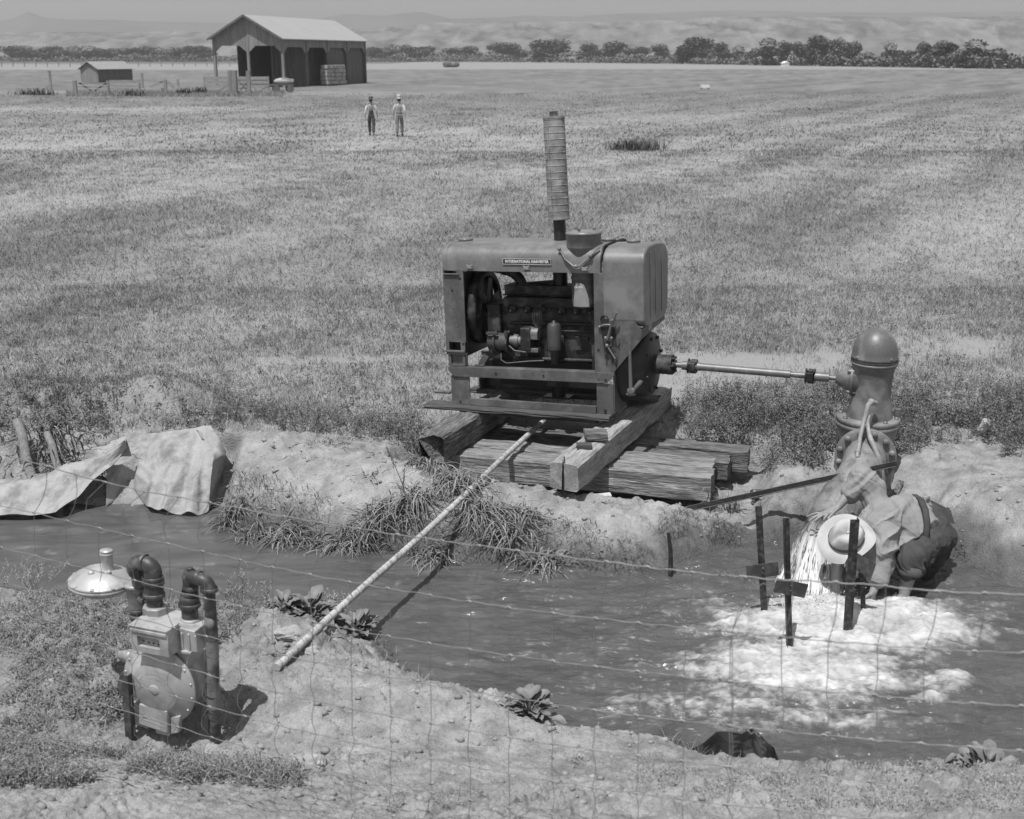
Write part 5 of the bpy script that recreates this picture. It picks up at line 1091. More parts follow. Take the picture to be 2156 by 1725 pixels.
# the man crouching in the ditch
PP = lambda u, v, y: at(u, v, y=y)
pe = empty('person', (3.05, 8.5, WZ), 'barefoot man in straw hat and overalls crouching by the pump outlet', 'person')
hip, chs = PP(1948, 1112, 8.86), PP(1866, 1092, 8.72)
hd = PP(1800, 1138, 8.50)
elF, wrF = PP(1812, 1010, 9.02), PP(1766, 1066, 8.93)
wrN = PP(1838, 1246, 8.33)
kN, aN = PP(1915, 1176, 8.45), PP(1903, 1256, 8.42)
N = {}; Ed = []
for nm, a_, r_ in (('hip', hip, .13), ('chs', chs, .13), ('nck', PP(1830, 1110, 8.58), .058), ('hd', hd, .085), ('chin', PP(1790, 1156, 8.46), .055), ('shF', PP(1846, 1066, 8.93), .06), ('elF', elF, .046), ('mF', elF*.5+wrF*.5, .046), ('wrF', wrF, .031),
                   ('shN', PP(1850, 1138, 8.52), .06), ('elN', PP(1856, 1196, 8.42), .045), ('wrN', wrN, .031), ('hN', PP(1950, 1140, 8.72), .09), ('kN', kN, .070), ('c1', kN*.75+aN*.25+V3((.012, .02, 0)), .072), ('c2', kN*.45+aN*.55+V3((.014, .02, 0)), .060), ('aN', aN, .040), ('heN', aN+V3((.03, .02, -.06)), .038), ('baN', aN+V3((-.09, -.03, -.075)), .036), ('toN', aN+V3((-.14, -.05, -.085)), .026),
                   ('hF', PP(1968, 1120, 9.0), .09), ('kF', PP(1938, 1165, 8.80), .068), ('cF', PP(1934, 1200, 8.83), .060), ('aF', PP(1926, 1236, 8.85), .040), ('toF', PP(1895, 1246, 8.82), .03)):
    N[nm] = (a_, r_)
Ed = [('hip', 'chs'), ('chs', 'nck'), ('nck', 'hd'), ('hd', 'chin'), ('chs', 'shF'), ('shF', 'elF'), ('elF', 'mF'), ('mF', 'wrF'), ('chs', 'shN'), ('shN', 'elN'), ('elN', 'wrN'), ('hip', 'hN'), ('hN', 'kN'), ('kN', 'c1'), ('c1', 'c2'), ('c2', 'aN'), ('aN', 'heN'), ('heN', 'baN'), ('aN', 'baN'), ('baN', 'toN'), ('hip', 'hF'), ('hF', 'kF'), ('kF', 'cF'), ('cF', 'aF'), ('aF', 'toF')]
def hand2(w, wr, tips, thumb, r=.0105):
    """palm from the wrist to the knuckles, fingers bent at a raised knuckle; tips are points in space"""
    tips = [V3(t) for t in tips]; mid = (tips[1]+tips[2])/2; al = (mid-wr); L = al.length; out = []; up = V3((.1, -.35, .9)).normalized()
    sd = (tips[0]-tips[3]).normalized(); ks = [wr+al*.50+sd*o for o in (.030, .011, -.009, -.028)]
    for k_ in ks: out.append((wr.copy(), .024, k_, .0135))
    out.append((ks[0], .0135, ks[3], .0125))
    for i, (k_, t) in enumerate(zip(ks, tips)):
        m1 = k_.lerp(t, .42)+up*.016; m2 = k_.lerp(t, .75)+up*.012; q = (.0130, .0135, .0128, .0115)[i]
        out += [(k_, q*1.15, m1, q*1.05), (m1, q*1.05, m2, q*.95), (m2, q*.95, t, q*.8)]
    th = V3(thumb); b0 = wr+al*.16+sd*.028; b1 = b0.lerp(th, .5)+up*.012; out += [(wr+al*.1, .022, b0, .018), (b0, .017, b1, .0135), (b1, .0135, th, .0105)]
    return out
parts = from_skel(N, Ed)
parts += hand2('F', wrF, [PP(1735, 1094, 8.82), PP(1716, 1097, 8.84), PP(1704, 1097, 8.88), PP(1700, 1088, 8.95)], PP(1744, 1092, 8.78))
parts += hand2('N', wrN, [PP(1823, 1276, 8.28), PP(1830, 1282, 8.30), PP(1838, 1282, 8.33), PP(1845, 1276, 8.37)], PP(1818, 1262, 8.26))
fd = V3((-.62, -.45, -.64)).normalized(); sd_ = fd.cross(V3((0, 0, 1))).normalized(); ud = sd_.cross(fd)
parts += [(hd+fd*.094-ud*.005, .020), (hd+fd*.085-ud*.030, .022), (hd+sd_*.082, (.014, .026, .034)), (hd-sd_*.082, (.014, .026, .034)), (hd+fd*.078-ud*.062, .030), (hd+fd*.082+ud*.030, (.05, .03, .016))]
bd = put(blob(parts, 'body', M_skin, .0055, 5), 'body', pe)
g = MB()
for s_ in (-1, 1): g.ball(hd+fd*.084+sd_*s_*.032+ud*.010, .011, 8, 6)
g.build('eyes', M_dark, bd); g = MB(); g.tube([hd+fd*.088-ud*.048+sd_*x for x in (-.025, 0, .025)], .006, 6); g.build('mouth', M_dark, bd)
g = MB(); g.ball(hd-fd*.02+ud*.02, (.092, .098, .098), 16, 10); g.build('hair', M_hair, pe)
sh = [(PP(1915, 1098, 8.84), (.20, .20, .20)), (PP(1900, 1102, 8.80), (.22, .22, .21)), (PP(1880, 1104, 8.74), (.22, .21, .205)), (PP(1856, 1100, 8.68), .175), (PP(1838, 1108, 8.60), .11), (PP(1922, 1076, 8.95), .155), (PP(1852, 1072, 8.88), .115),
      (PP(1848, 1068, 8.90), .105, PP(1830, 1030, 8.99), .105), (PP(1830, 1030, 8.99), .105, PP(1812, 1008, 9.02), .100), (PP(1812, 1008, 9.02), .100, PP(1794, 1040, 8.98), .068),
      (PP(1858, 1128, 8.54), .125, PP(1852, 1178, 8.44), .098), (PP(1852, 1178, 8.44), .098, PP(1846, 1216, 8.37), .078), (PP(1888, 1142, 8.62), .13), (PP(1873, 1165, 8.54), .09, PP(1862, 1195, 8.46), .06)]
put(rumple(folds(blob(sh, 'shirt', M_shirt, .006, 5), .042, (.75, 0, .62), 9.5, 1.8, 5), .022, 10, 8), 'shirt', pe)
g = MB(); ax_c = (wrN-PP(1862, 1180, 8.44)).normalized(); g.lathe([(.055, -.02), (.072, -.018), (.076, .025), (.068, .03), (.05, .02)], PP(1846, 1222, 8.36), ax_c, 22); o = g.build('sleeve_cuff', M_shirt, pe); rumple(o.data, .02, 14, 4)
tr = [(PP(1958, 1120, 8.90), (.175, .18, .20)), (PP(1948, 1098, 8.95), .165), (PP(1955, 1140, 8.78), .145, PP(1925, 1168, 8.52), .118), (PP(1925, 1168, 8.52), .118, PP(1913, 1176, 8.45), .108), (PP(1913, 1176, 8.45), .108, PP(1918, 1196, 8.44), .098),
      (PP(1972, 1135, 8.98), .145, PP(1952, 1172, 8.82), .115), (PP(1952, 1172, 8.82), .11, PP(1940, 1210, 8.84), .085)]
put(rumple(folds(blob(tr, 'overalls', M_jean, .007, 5), .034, (.5, 0, -.9), 9, 2.5, 9), .02, 12, 2), 'overalls', pe)
g = MB(); c = PP(1917, 1200, 8.44); ax = (aN-kN).normalized(); g.lathe([(.080, -.045), (.102, -.04), (.108, .02), (.098, .032), (.075, .02)], c, ax, 24); o = g.build('rolled_cuff', mat('cuff_denim', .075, .9, ns=8, na=.2, bump=.005, bs=20), pe)
rumple(o.data, .025, 12, 4)
g = MB(); G = [[PP(1958+44*s+8*t, 1052+22*s+30*t, 9.08-.05*t+.02*math.sin(5*s)) for s in [i/8 for i in range(9)]] for t in [j/5 for j in range(6)]]; g.grid(G); g.grid([[p+V3((0, .008, -.003)) for p in r][::-1] for r in G]); g.build('bib_flap', M_jean, pe)
g = MB(); g.tube([PP(1922, 1040, 8.94), PP(1938, 1050, 8.80), PP(1948, 1072, 8.66), PP(1952, 1100, 8.58), PP(1950, 1132, 8.56)], .026, 6, True, .35); g.build('strap', M_jean, pe)
ud = (V3((-.22, -.62, .78)))
hat('straw_hat', PP(1782, 1134, 8.38), ud, V3((-.72, -.1, -.35)), mat('straw', .42, .8, ns=9, na=.12, n2=.06, n2s=160, bump=.002, bs=150), pe, .200, .185, .120, .135, mat('ribbon_and_shade', .09, .8), .030)
# ------------------------------------------------------------------ the jet of water
rs = np.random.RandomState(9)
ax_ = (pth[-1]-pth[-3]).normalized(); sx_, sz_, _ = frame(ax_)
def jet(s0, r0, t, spread=1.):
    """water leaves the mouth at angle s0, radius r0 and falls"""
    o_ = MO_+sx_*math.cos(s0)*r0+sz_*math.sin(s0)*r0; v = ax_*2.25+sx_*math.cos(s0)*.42*spread*r0/.17+sz_*math.sin(s0)*.25*spread
    return o_+v*t+Vector((-.05*t, -1.35*t, .35*t-4.9*t*t))
tm = .40
Vt = []; Fs = []; Tn = []
nA, nT = 90, 46
for i in range(nT):
    t = tm*i/(nT-1)
    for k in range(nA):
        a = 2*math.pi*k/nA; rr = .175*(1+(.14+.55*t/tm)*(fbm(np.array([a*6]), np.array([t*9+.0]), 3, 5)[0]-.5)*2); p = jet(a, rr, t)
        p += Vector((rs.uniform(-1, 1), rs.uniform(-1, 1), rs.uniform(-1, 1)))*.005*(t/tm); Vt.append(p)
        n_ = fbm(np.array([a*13+2*math.sin(a)]), np.array([t*5]), 4, 8)[0]; Tn.append(float(np.clip(.22+2.2*(t/tm-.10)*(.6+.6*n_)+1.1*(n_-.5), .06, .9)))
Fs = [(i*nA+k, i*nA+(k+1) % nA, (i+1)*nA+(k+1) % nA, (i+1)*nA+k) for i in range(nT-1) for k in range(nA)]
mj = bpy.data.materials.new('falling_water'); mj.use_nodes = True; t_ = mj.node_tree; b_ = t_.nodes['Principled BSDF']; a_ = t_.nodes.new('ShaderNodeAttribute'); a_.attribute_name = 'tone'
mr = t_.nodes.new('ShaderNodeMapRange'); mr.inputs[3].default_value = .03; mr.inputs[4].default_value = .70; t_.links.new(a_.outputs['Fac'], mr.inputs[0]); cb_ = t_.nodes.new('ShaderNodeCombineColor')
for i in range(3): t_.links.new(mr.outputs[0], cb_.inputs[i])
t_.links.new(cb_.outputs[0], b_.inputs['Base Color']); b_.inputs['Roughness'].default_value = .12; b_.inputs['IOR'].default_value = 1.33
o = link_mesh('water_jet', np.array([tuple(p) for p in Vt]), Fs, mj, True, Tn); finish(o); tag(o, kind='stuff', label='jet of water pouring from the pump outlet into the ditch')
# loose strands and drops around it
n = 3600; P0 = []; P1 = []; TT = []
for i in range(n):
    a = rs.uniform(0, 6.283); t = tm*min(1, abs(rs.normal(.62, .30))); r = .165*rs.uniform(.90, 1.10+.42*t/tm); p = jet(a, r, t); q = jet(a, r, t+rs.uniform(.010, .035))
    if p.z < WZ: continue
    P0.append(p); P1.append(q); TT.append(rs.uniform(.25, 1.0) if rs.rand() < .35+.8*t/tm else rs.uniform(.0, .12))
P0 = np.array([tuple(p) for p in P0]); P1 = np.array([tuple(p) for p in P1]); n = len(P0); w = rs.uniform(.0015, .0038, n)[:, None]
sX = np.array(sx_)[None]; yv = np.array((0, -1., 0))[None]; mid = (P0+P1)/2
Vs = np.stack([P0, mid+sX*w, mid+yv*w, mid-sX*w, mid-yv*w, P1], 1).reshape(-1, 3)
fp = np.array([0, 1, 2, 0, 2, 3, 0, 3, 4, 0, 4, 1, 5, 2, 1, 5, 3, 2, 5, 4, 3, 5, 1, 4])
li = (np.arange(n)[:, None]*6+fp[None]).ravel()
o = link_mesh('water_drops', Vs, None, mj, True, np.repeat(np.array(TT), 6), (li, np.arange(n*8)*3, np.full(n*8, 3))); finish(o); tag(o, kind='stuff', label='loose drops and strands around the falling jet')
# splash blobs on the foam
n = 600; c0 = at(1725, 1285, WZ); rad = np.abs(rs.normal(0, .20, n)); an = rs.uniform(0, 6.283, n); hh = np.abs(rs.normal(0, .07, n))*np.exp(-rad*1.5); C_ = np.stack([c0.x+rad*np.cos(an)*1.3, c0.y+rad*np.sin(an)*.8, WZ+.05+hh], 1)
s_ = rs.uniform(.002, .006, n)[:, None]; oc = np.array([(1, 0, 0), (-1, 0, 0), (0, 1, 0), (0, -1, 0), (0, 0, 1), (0, 0, -1)]); Vs = (C_[:, None]+oc[None]*s_[:, None]).reshape(-1, 3); fp = np.array([0, 2, 4, 2, 1, 4, 1, 3, 4, 3, 0, 4, 2, 0, 5, 1, 2, 5, 3, 1, 5, 0, 3, 5]); li = (np.arange(n)[:, None]*6+fp[None]).ravel()
o = link_mesh('splash', Vs, None, mj, True, np.full(n*6, .95), (li, np.arange(n*8)*3, np.full(n*8, 3))); finish(o); tag(o, kind='stuff', label='splash drops over the foam')
# ------------------------------------------------------------------ canvas dam and its props
M_canv = mat('canvas', .34, .95, ns=3, na=.14, dirt=.20, ds=3.2, bump=.0202, bs=11, n2=.06, n2s=120, spec=.1)
def lerp_cols(cols, n): 
    out = []
    for i in range(n):
        t = i/(n-1)*(len(cols)-1); k = min(int(t), len(cols)-2); f = t-k; f = f*f*(3-2*f)*.5+f*.5; out.append(cols[k][0].lerp(cols[k+1][0], f)[:]+cols[k][1].lerp(cols[k+1][1], f)[:])
    return [(Vector(o[:3]), Vector(o[3:])) for o in out]
def cloth(name, cols, n, m_, fold, seed, parent, belly=.0):
    C = lerp_cols(cols, n); G = []
    for j in range(m_+1):
        t = j/m_; row = []
        for i, (a, b) in enumerate(C):
            s = i/(n-1); p = a.lerp(b, t); nrm = Vector((0, -.55, .83))
            f = fold(s, t)+.05*(abs(2*fbm(np.array([s*6+t*2+seed]), np.array([t*3-s*2]), 4, seed)[0]-1)-.3)*min(1, t*3)*min(1, (1-t)*4+.3)+belly*math.sin(math.pi*t)
            row.append(p+nrm*f)
        G.append(row)
    g = MB(); g.grid(G); g.grid([[p+Vector((0, .004, -.006)) for p in r][::-1] for r in G]); return g.build(name, M_canv, parent)
tp = empty('canvas_dam', at(300, 1000, -.1), 'pale canvas tarp draped over the far bank into the water at left', 'tarp')
yt = 10.98
top = [(236, 936), (268, 925), (300, 921), (335, 918), (370, 914), (405, 909), (435, 906), (458, 925), (478, 957)]
bot = [(226, 1072), (262, 1052), (288, 1046), (318, 1082), (350, 1088), (384, 1090), (419, 1092), (444, 1084), (470, 1030)]
cols = [(at(u, v, y=yt-.02*i+(0 if i < 7 else -.22*(i-6))), at(a, b, WZ-.03)) for i, ((u, v), (a, b)) in enumerate(zip(top, bot))]
def fold1(s, t):
    r = 0
    for c0, sl, am, w in ((.30, -.05, .13, .035), (.44, -.10, .07, .05), (.60, -.20, .085, .045), (.74, -.10, .06, .04), (.88, .02, .05, .04), (.12, .0, .05, .05)):
        cc = c0+sl*(t-.5); r += am*math.exp(-((s-cc)/w)**2)*min(1, max(0, (t-.22)*1.9))*(1 if am != .13 else min(1, max(0, (t-.45)*3)))
    return r+.05+.05*math.sin(math.pi*t)
cloth('canvas', cols, 130, 60, fold1, 3, tp)
_t = [(-60, 1020), (20, 1010), (52, 1004), (107, 997), (140, 979), (172, 974), (220, 956), (265, 930)]; _b = [(-60, 1088, 10.02), (20, 1087, 10.02), (60, 1086, 10.02), (120, 1082, 10.05), (160, 1052, 10.22), (190, 1022, 10.30), (232, 985, 10.45), (270, 946, 10.70)]
cols = [(at(u, v, y=10.64), at(a, b, y=c)) for (u, v), (a, b, c) in zip(_t, _b)]
cloth('canvas_fold', cols, 90, 30, lambda s, t: .02+.10*math.sin(math.pi*min(1, t*1.3))*(1-s*.6)+.015*math.sin(s*22+t*4)*t, 8, tp)
cols = [(at(u, v, y=11.0), at(a, b, y=10.74)) for (u, v), (a, b) in zip([(168, 941), (200, 938), (235, 932), (268, 925)], [(170, 984), (205, 972), (236, 962), (266, 936)])]
cloth('canvas_corner', cols, 40, 16, lambda s, t: .02*math.sin(s*9)+.02*math.sin(math.pi*t), 5, tp)
cols = [(at(u, v, y=10.96), at(a, b, y=10.70)) for (u, v), (a, b) in zip([(410, 905), (428, 899), (445, 899), (455, 915)], [(425, 925), (450, 940), (472, 955), (488, 968)])]
cloth('canvas_flap', cols, 24, 10, lambda s, t: .05*math.sin(math.pi*t)+.02, 6, tp)
M_stick = mat('weathered_stick', .20, .9, ns=3, na=.3, st=(8, 8, 1), bump=.006, bs=10, n2=.2, n2s=9)
for (a, b, r, lab) in (((at(36, 885, y=10.9), at(68, 1005, y=10.62)), None, .045, 'thick leaning post at the left border behind the tarp'), ((at(98, 912, y=10.9), at(130, 1000, y=10.66)), None, .036, 'rounded leaning post propping the tarp, right of the border post'), ((at(48, 1000, y=10.5), at(84, 1086, WZ-.05)), None, .030, 'slim stick slanting down into the water before the tarp')):
    p0, p1 = a; d = p1-p0; g = MB(); g.tube([p0-d*.02, p0, p0+d*.3+Vector((.012, 0, 0)), p0+d*.65-Vector((.01, 0, 0)), p1+d*.1], [r*.6, r*.95, r, r*1.05, r*1.1], 10); tag(g.build('wooden_post', M_stick), lab, 'post', 'posts by the tarp')
g = MB(); g.bar(at(62, 990, y=10.98), at(228, 936, y=11.05), .12, .07); tag(g.build('plank', M_tie, None, True, .008), 'pale split board lying behind the tarp at left', 'board')
k_ = timber('board_scrap', at(728, 978, y=10.6), at(836, 976, y=10.6), .08, .04, M_tie, 'pale board scrap lying flat left of the left skid beam', 'board', None, 71)
# ------------------------------------------------------------------ grass, weeds and plants
M_grass = mat('grass_blades', 1., .8, ns=3, na=.10, attr=True, spec=.25)
rs = np.random.RandomState(21)
def deck_mask(x, y):
    u = (x-.75)*math.cos(-.256)+(y-10.85)*math.sin(-.256); v = -(x-.75)*math.sin(-.256)+(y-10.85)*math.cos(-.256)
    return (np.abs(u) < 1.65) & (np.abs(v) < .85)
def scatter(n, y0, y1, p, x0=-.56, x1=.56):
    y = y0*(y1/y0)**rs.uniform(0, 1, n) if p is None else (rs.uniform(y0**p, y1**p, n))**(1/p)
    x = rs.uniform(x0, x1, n)*(y+1.2); return x, y
parts = []
def tufts(n, y0, y1, p, nb, h0, h1, k, wid, spread):
    x, y = scatter(n, y0, y1, p); ft = field_tone(x, y)+rs.uniform(-.22, .22, n); b = bare(x, y)
    lim = 11.15+.35*(fbm(x*1.5, y*0, 2, 95)-.5)+.25*np.exp(-((x-3.4)/1.2)**2)*0
    keep = (y > lim) & (rs.uniform(0, 1, n) > b*.93) & ~deck_mask(x, y) & ~((np.hypot(x-PX, y-PY) < .45)) & ~((np.abs(x-.3) < .9) & (np.abs(y-11.6) < .5))
    x, y, ft = x[keep], y[keep], ft[keep]; n = len(x); z = ground(x, y, False)
    base = np.stack([x, y, z], 1); B = np.repeat(base, nb, 0); B[:, :2] += rs.normal(0, spread, (len(B), 2)); sc = np.repeat(np.clip(y/18, 1, 3.2), nb); F = np.repeat(ft, nb)
    h = rs.uniform(h0, h1, len(B))*(.65+.6*(1-np.clip(F, 0, 1)))*sc**.4
    dry = rs.uniform(0, 1, len(B)) < np.clip(F*1.05-.12, .03, .92)
    tn = np.where(dry, rs.uniform(.25, .41, len(B)), rs.uniform(.10, .21, len(B)))
    V, li, lt, t = blades(B, h, rs.uniform(.1, 1.3, len(B))*h, wid*sc*rs.uniform(.6, 1.4, len(B)), rs.uniform(0, 6.283, len(B)), k, .15, tn, rs.uniform(0, 6.283, len(B)))
    parts.append((V, li, lt, t))
tufts(24000, 11.0, 19, .5, 10, .03, .11, 2, .0055, .06)
tufts(30000, 17, 48, .35, 7, .035, .10, 1, .011, .13)
tufts(15000, 45, 125, .35, 5, .04, .09, 1, .022, .3)
# leafy weeds behind the bank
def leafy(n, pts_fn, h0, h1, nl, ls, tn0, tn1, st_t=(.12, .24)):
    x, y = pts_fn(n); z = ground(x, y, False); n = len(x); h = rs.uniform(h0, h1, n); a = rs.uniform(0, 6.283, n); ln = rs.uniform(0, .35, n)*h
    V, li, lt, t = blades(np.stack([x, y, z], 1), h, ln, np.full(n, .004), a, 2, .1, rs.uniform(*st_t, n), rs.uniform(0, 6.283, n)); out = [(V, li, lt, t)]
    tt = rs.uniform(.25, 1.0, (n, nl)); C = np.stack([(x+np.cos(a)*0)[:, None]+np.cos(a)[:, None]*ln[:, None]*tt**1.7, y[:, None]+np.sin(a)[:, None]*ln[:, None]*tt**1.7, z[:, None]+h[:, None]*(tt-.1*tt**3)], -1).reshape(-1, 3)
    C[:, :2] += rs.normal(0, .02, (len(C), 2)); pt = np.repeat(rs.uniform(tn0, tn1, n), nl)*rs.uniform(.7, 1.35, n*nl)
    out.append(leaves(C, rs.uniform(ls*.6, ls*1.3, len(C)), pt, rs, .62, .35)); return out
def fld_fn(n):
    x, y = scatter(n, 11.3, 34, .4); k = (rs.uniform(0, 1, n) > bare(x, y)*.95) & ~deck_mask(x, y) & ~((np.hypot(x-PX, y-PY) < .45)) & ~((np.abs(x-.3) < .9) & (np.abs(y-11.6) < .5)) & (rs.uniform(0, 1, n) > field_tone(x, y)*.8); return x[k], y[k]
parts += leafy(15000, fld_fn, .05, .16, 9, .030, .07, .17, (.12, .3))
veg('field_grass', parts, M_grass)['kind'] = 'stuff'; bpy.data.objects['field_grass']['label'] = 'half green half dry growth covering the mown field'
def strip(n):
    x = rs.uniform(-7, 8, n); y = 11.0+np.abs(rs.normal(0, .9, n)); d = fbm(x*1.1, y*1.6, 3, 97)
    k = (d+.32*np.exp(-((x-3.0)/2.2)**2-((y-11.3)/1.2)**2)+.10*np.exp(-((x+1.5)/2.5)**2-((y-11.6)/.7)**2) > .50) & ~deck_mask(x, y) & ~((np.abs(x-.4) < 1.3) & (np.abs(y-11.5) < .7)) & ~((np.hypot(x-PX, y-PY) < .42)) & (rs.uniform(0, 1, n) > bare(x, y)*.9)
    return x[k], y[k]
def strip2(n):
    x = rs.uniform(1.9, 6.5, n); y = rs.uniform(10.15, 12.6, n); d = fbm(x*1.8, y*2.2, 3, 98)
    edge = 10.75-.45*np.clip((x-1.9)/1.0, 0, 1)+.25*np.clip((x-3.6), 0, 3)
    k = (y > edge) & (d > .40) & ~deck_mask(x, y) & ~((np.hypot(x-PX, y-PY) < .36))
    return x[k], y[k]
veg('weed_growth', leafy(6500, strip, .10, .26, 14, .021, .06, .16)+leafy(5200, strip2, .12, .34, 17, .022, .06, .18), M_grass)['kind'] = 'stuff'; bpy.data.objects['weed_growth']['label'] = 'dark leafy weeds along the back of the ditch bank and round the pump'
# near-bank litter: low weeds at the left and along the bottom
def nearleft(n):
    u = rs.uniform(-60, 640, n); v = rs.uniform(1240, 1760, n); P = [at(a, b, -.1) for a, b in zip(u, v)]; x = np.array([p.x for p in P]); y = np.array([p.y for p in P])
    d = fbm(x*1.5, y*1.5, 4, 101, .65)*1.25-.10; w = sst(-x, 1.35, 2.9)*.30+sst(5.7-y, 0, .5)*sst(-x, -.2, 1.2)*.30
    k = (d+w > .80) & (np.hypot(x+2.0, y-6.1) > .34) & (sdist(x, y) > .05); return x[k], y[k]
def botright(n):
    x = rs.uniform(-.6, 4.5, n); y = rs.uniform(4.6, 6.2, n); d = fbm(x*2.5, y*2.5, 3, 103); s = sdist(x, y)
    k = (s > .12) & (d+.30*sst(x, .9, 2.0)-.16*sst(y, 5.2, 5.9) > .56); return x[k], y[k]
pr_ = leafy(5200, nearleft, .03, .12, 12, .016, .10, .20, (.2, .34))+leafy(4600, botright, .015, .06, 6, .013, .16, .26, (.26, .36))
x, y = nearleft(9000); n = len(x); b_ = np.stack([x, y, ground(x, y, False)+.01], 1); pr_.append(blades(b_, rs.uniform(.0, .09, n), rs.uniform(.05, .17, n), rs.uniform(.003, .006, n), rs.uniform(0, 6.283, n), 3, .5, rs.uniform(.20, .36, n), rs.uniform(0, 6.283, n)))
x, y = botright(9000); n = len(x); b_ = np.stack([x, y, ground(x, y, False)+.004], 1); pr_.append(blades(b_, rs.uniform(.01, .05, n), rs.uniform(.02, .09, n), rs.uniform(.002, .004, n), rs.uniform(0, 6.283, n), 2, .3, rs.uniform(.24, .38, n), rs.uniform(0, 6.283, n)))
veg('bank_litter', pr_, M_grass)['kind'] = 'stuff'; bpy.data.objects['bank_litter']['label'] = 'low weeds and dry stems matted over the near bank'
# fringe of fine grass at the far waterline
x = rs.uniform(-4.2, 3.8, 42000); y = rs.uniform(8.6, 10.9, 42000); s = sdist(x, y); d = fbm(x*2.1, y*2.1, 3, 105)
k = (s > -.02) & (s < .34+.30*(d-.5)) & (y > midline(x)) & (d-.10*sst(x, .9, 1.6)+.16*np.exp(-((x+1.1)/1.6)**2)-.16*sst(x, .1, .7)-.7*((x < -2.75)) > .47); x, y = x[k][:14000], y[k][:14000]; n = len(x)
P_ = [blades(np.stack([x, y, ground(x, y, False)], 1), rs.uniform(.02, .12, n), rs.uniform(.02, .16, n), rs.uniform(.003, .006, n), rs.uniform(3.6, 5.9, n), 3, .35, rs.uniform(.06, .20, n), rs.uniform(0, 6.283, n))]
x = rs.uniform(-3.6, 2.2, 30000); y = rs.uniform(5.8, 8.6, 30000); s = sdist(x, y); d = fbm(x*2.4, y*2.4, 3, 107); k = (s > -.03) & (s < .10) & (y < midline(x)) & (d > .50); x, y = x[k][:2600], y[k][:2600]; n = len(x)
P_.append(blades(np.stack([x, y, ground(x, y, False)], 1), rs.uniform(.02, .09, n), rs.uniform(.02, .12, n), rs.uniform(.003, .005, n), rs.uniform(0, 6.283, n), 3, .35, rs.uniform(.08, .26, n), rs.uniform(0, 6.283, n)))
veg('waterline_grass', P_, M_grass)['kind'] = 'stuff'; bpy.data.objects['waterline_grass']['label'] = 'fine grass fringing both edges of the ditch'
# clumps of long reed grass on the far bank
def clump(name, u, v, n, L0, L1, label, seed, cat='grass', group=None, z=None, dirc=(4.71, 1.3), wid=.0115, t0=.09, t1=.30, spread=.09, dr=.95, rise=.62):
    q_ = np.random.RandomState(seed); p = at(u, v, -.2 if z is None else z)
    x = p.x+q_.normal(0, spread, n); y = p.y+q_.normal(0, spread*.7, n); zz_ = ground(x, y, False)
    L = q_.uniform(L0, L1, n); V = blades(np.stack([x, y, zz_-.01], 1), L*q_.uniform(.35, 1., n)*rise/.62*.8, L*q_.uniform(.25, .85, n), wid*q_.uniform(.6, 1.3, n), q_.normal(dirc[0], dirc[1], n), 7, dr, q_.uniform(t0, t1, n))
    return tag(veg(name, [V], M_grass), label, cat, group)
CL = [(470, 1062, 46, .16, .36, 'leafy reed clump just right of the tarp at the waterline'), (520, 1092, 44, .18, .36, 'reed clump at the waterline, second to the right of the tarp'), (600, 1098, 50, .20, .40, 'wide reed clump drooping into the water midway to the gas pipe'), (655, 1112, 36, .16, .34, 'small reed clump left of the tall upright stalk'),
      (800, 1098, 46, .18, .40, 'reed clump at the waterline just left of the long pale blade'), (868, 1092, 54, .22, .46, 'dense reed clump left of the gas pipe crossing'), (905, 1135, 40, .16, .36, 'low reed clump under the gas pipe at the waterline'), (962, 1070, 60, .26, .52, 'tallest reed clump, where the gas pipe leaves the far bank'),
      (1010, 1105, 60, .26, .56, 'broad reed clump right of the gas pipe, leaves in the water'), (1065, 1120, 50, .22, .50, 'reed clump with long hanging leaves, third right of the pipe'), (1140, 1150, 40, .20, .42, 'rightmost reed clump, its leaves trailing in the ditch'), (560, 1100, 40, .14, .30, 'low reed clump between the first wide clumps right of the tarp'), (715, 1112, 42, .14, .32, 'low ragged reed clump midway between tarp and gas pipe'), (755, 1108, 40, .16, .34, 'ragged reed clump just left of the seed stalks'), (1100, 1105, 40, .18, .40, 'reed clump on the slope behind the rightmost reeds'), (1185, 1178, 26, .10, .24, 'last small reed tuft at the waterline, right of all the reeds'), (905, 1040, 34, .14, .34, 'short reed tuft on the bank top left of the gas pipe')]
for i, (u, v, n, a, b, lab) in enumerate(CL): clump('reed_clump', u, v, int(n*4.4), a*1.0, b*1.3, lab, 200+i, 'reeds', 'reed clumps along the far bank', -.26)
clump('reed_clump', 1535, 1030, 46, .25, .55, 'arching reed clump at the right end of the front deck timber', 230, 'reeds', None, -.2, (3.2, 2.2), .010, .10, .28, .05, .7, 1.0)
clump('reed_clump', 112, 908, 170, .30, .62, 'big tangled reed clump behind the leaning posts at far left', 231, 'reeds', None, .10, (4.3, 1.6), .016, .07, .24, .22, .8, .8)
clump('reed_clump', 195, 900, 50, .25, .5, 'reed tuft on the dirt mound behind the tarp', 232, 'reeds', None, .2, (4.0, 1.5), .012, .07, .22, .10, .8, .8)
clump('grass_tuft', 700, 955, 60, .12, .26, 'dry grass tuft on the bank left of the pale board scrap', 233, 'grass', None, -.05, (0, 3), .008, .12, .28, .14, .4)
clump('grass_tuft', 780, 1025, 26, .10, .22, 'thin grass tuft on the bare bank between reeds and left beam', 234, 'grass', None, -.1, (0, 3), .008, .12, .26, .05, .4)
clump('grass_tuft', 905, 995, 30, .10, .24, 'grass tuft at the foot of the rotten left skid beam', 235, 'grass', None, -.15, (4, 2), .008, .12, .26, .05, .5)
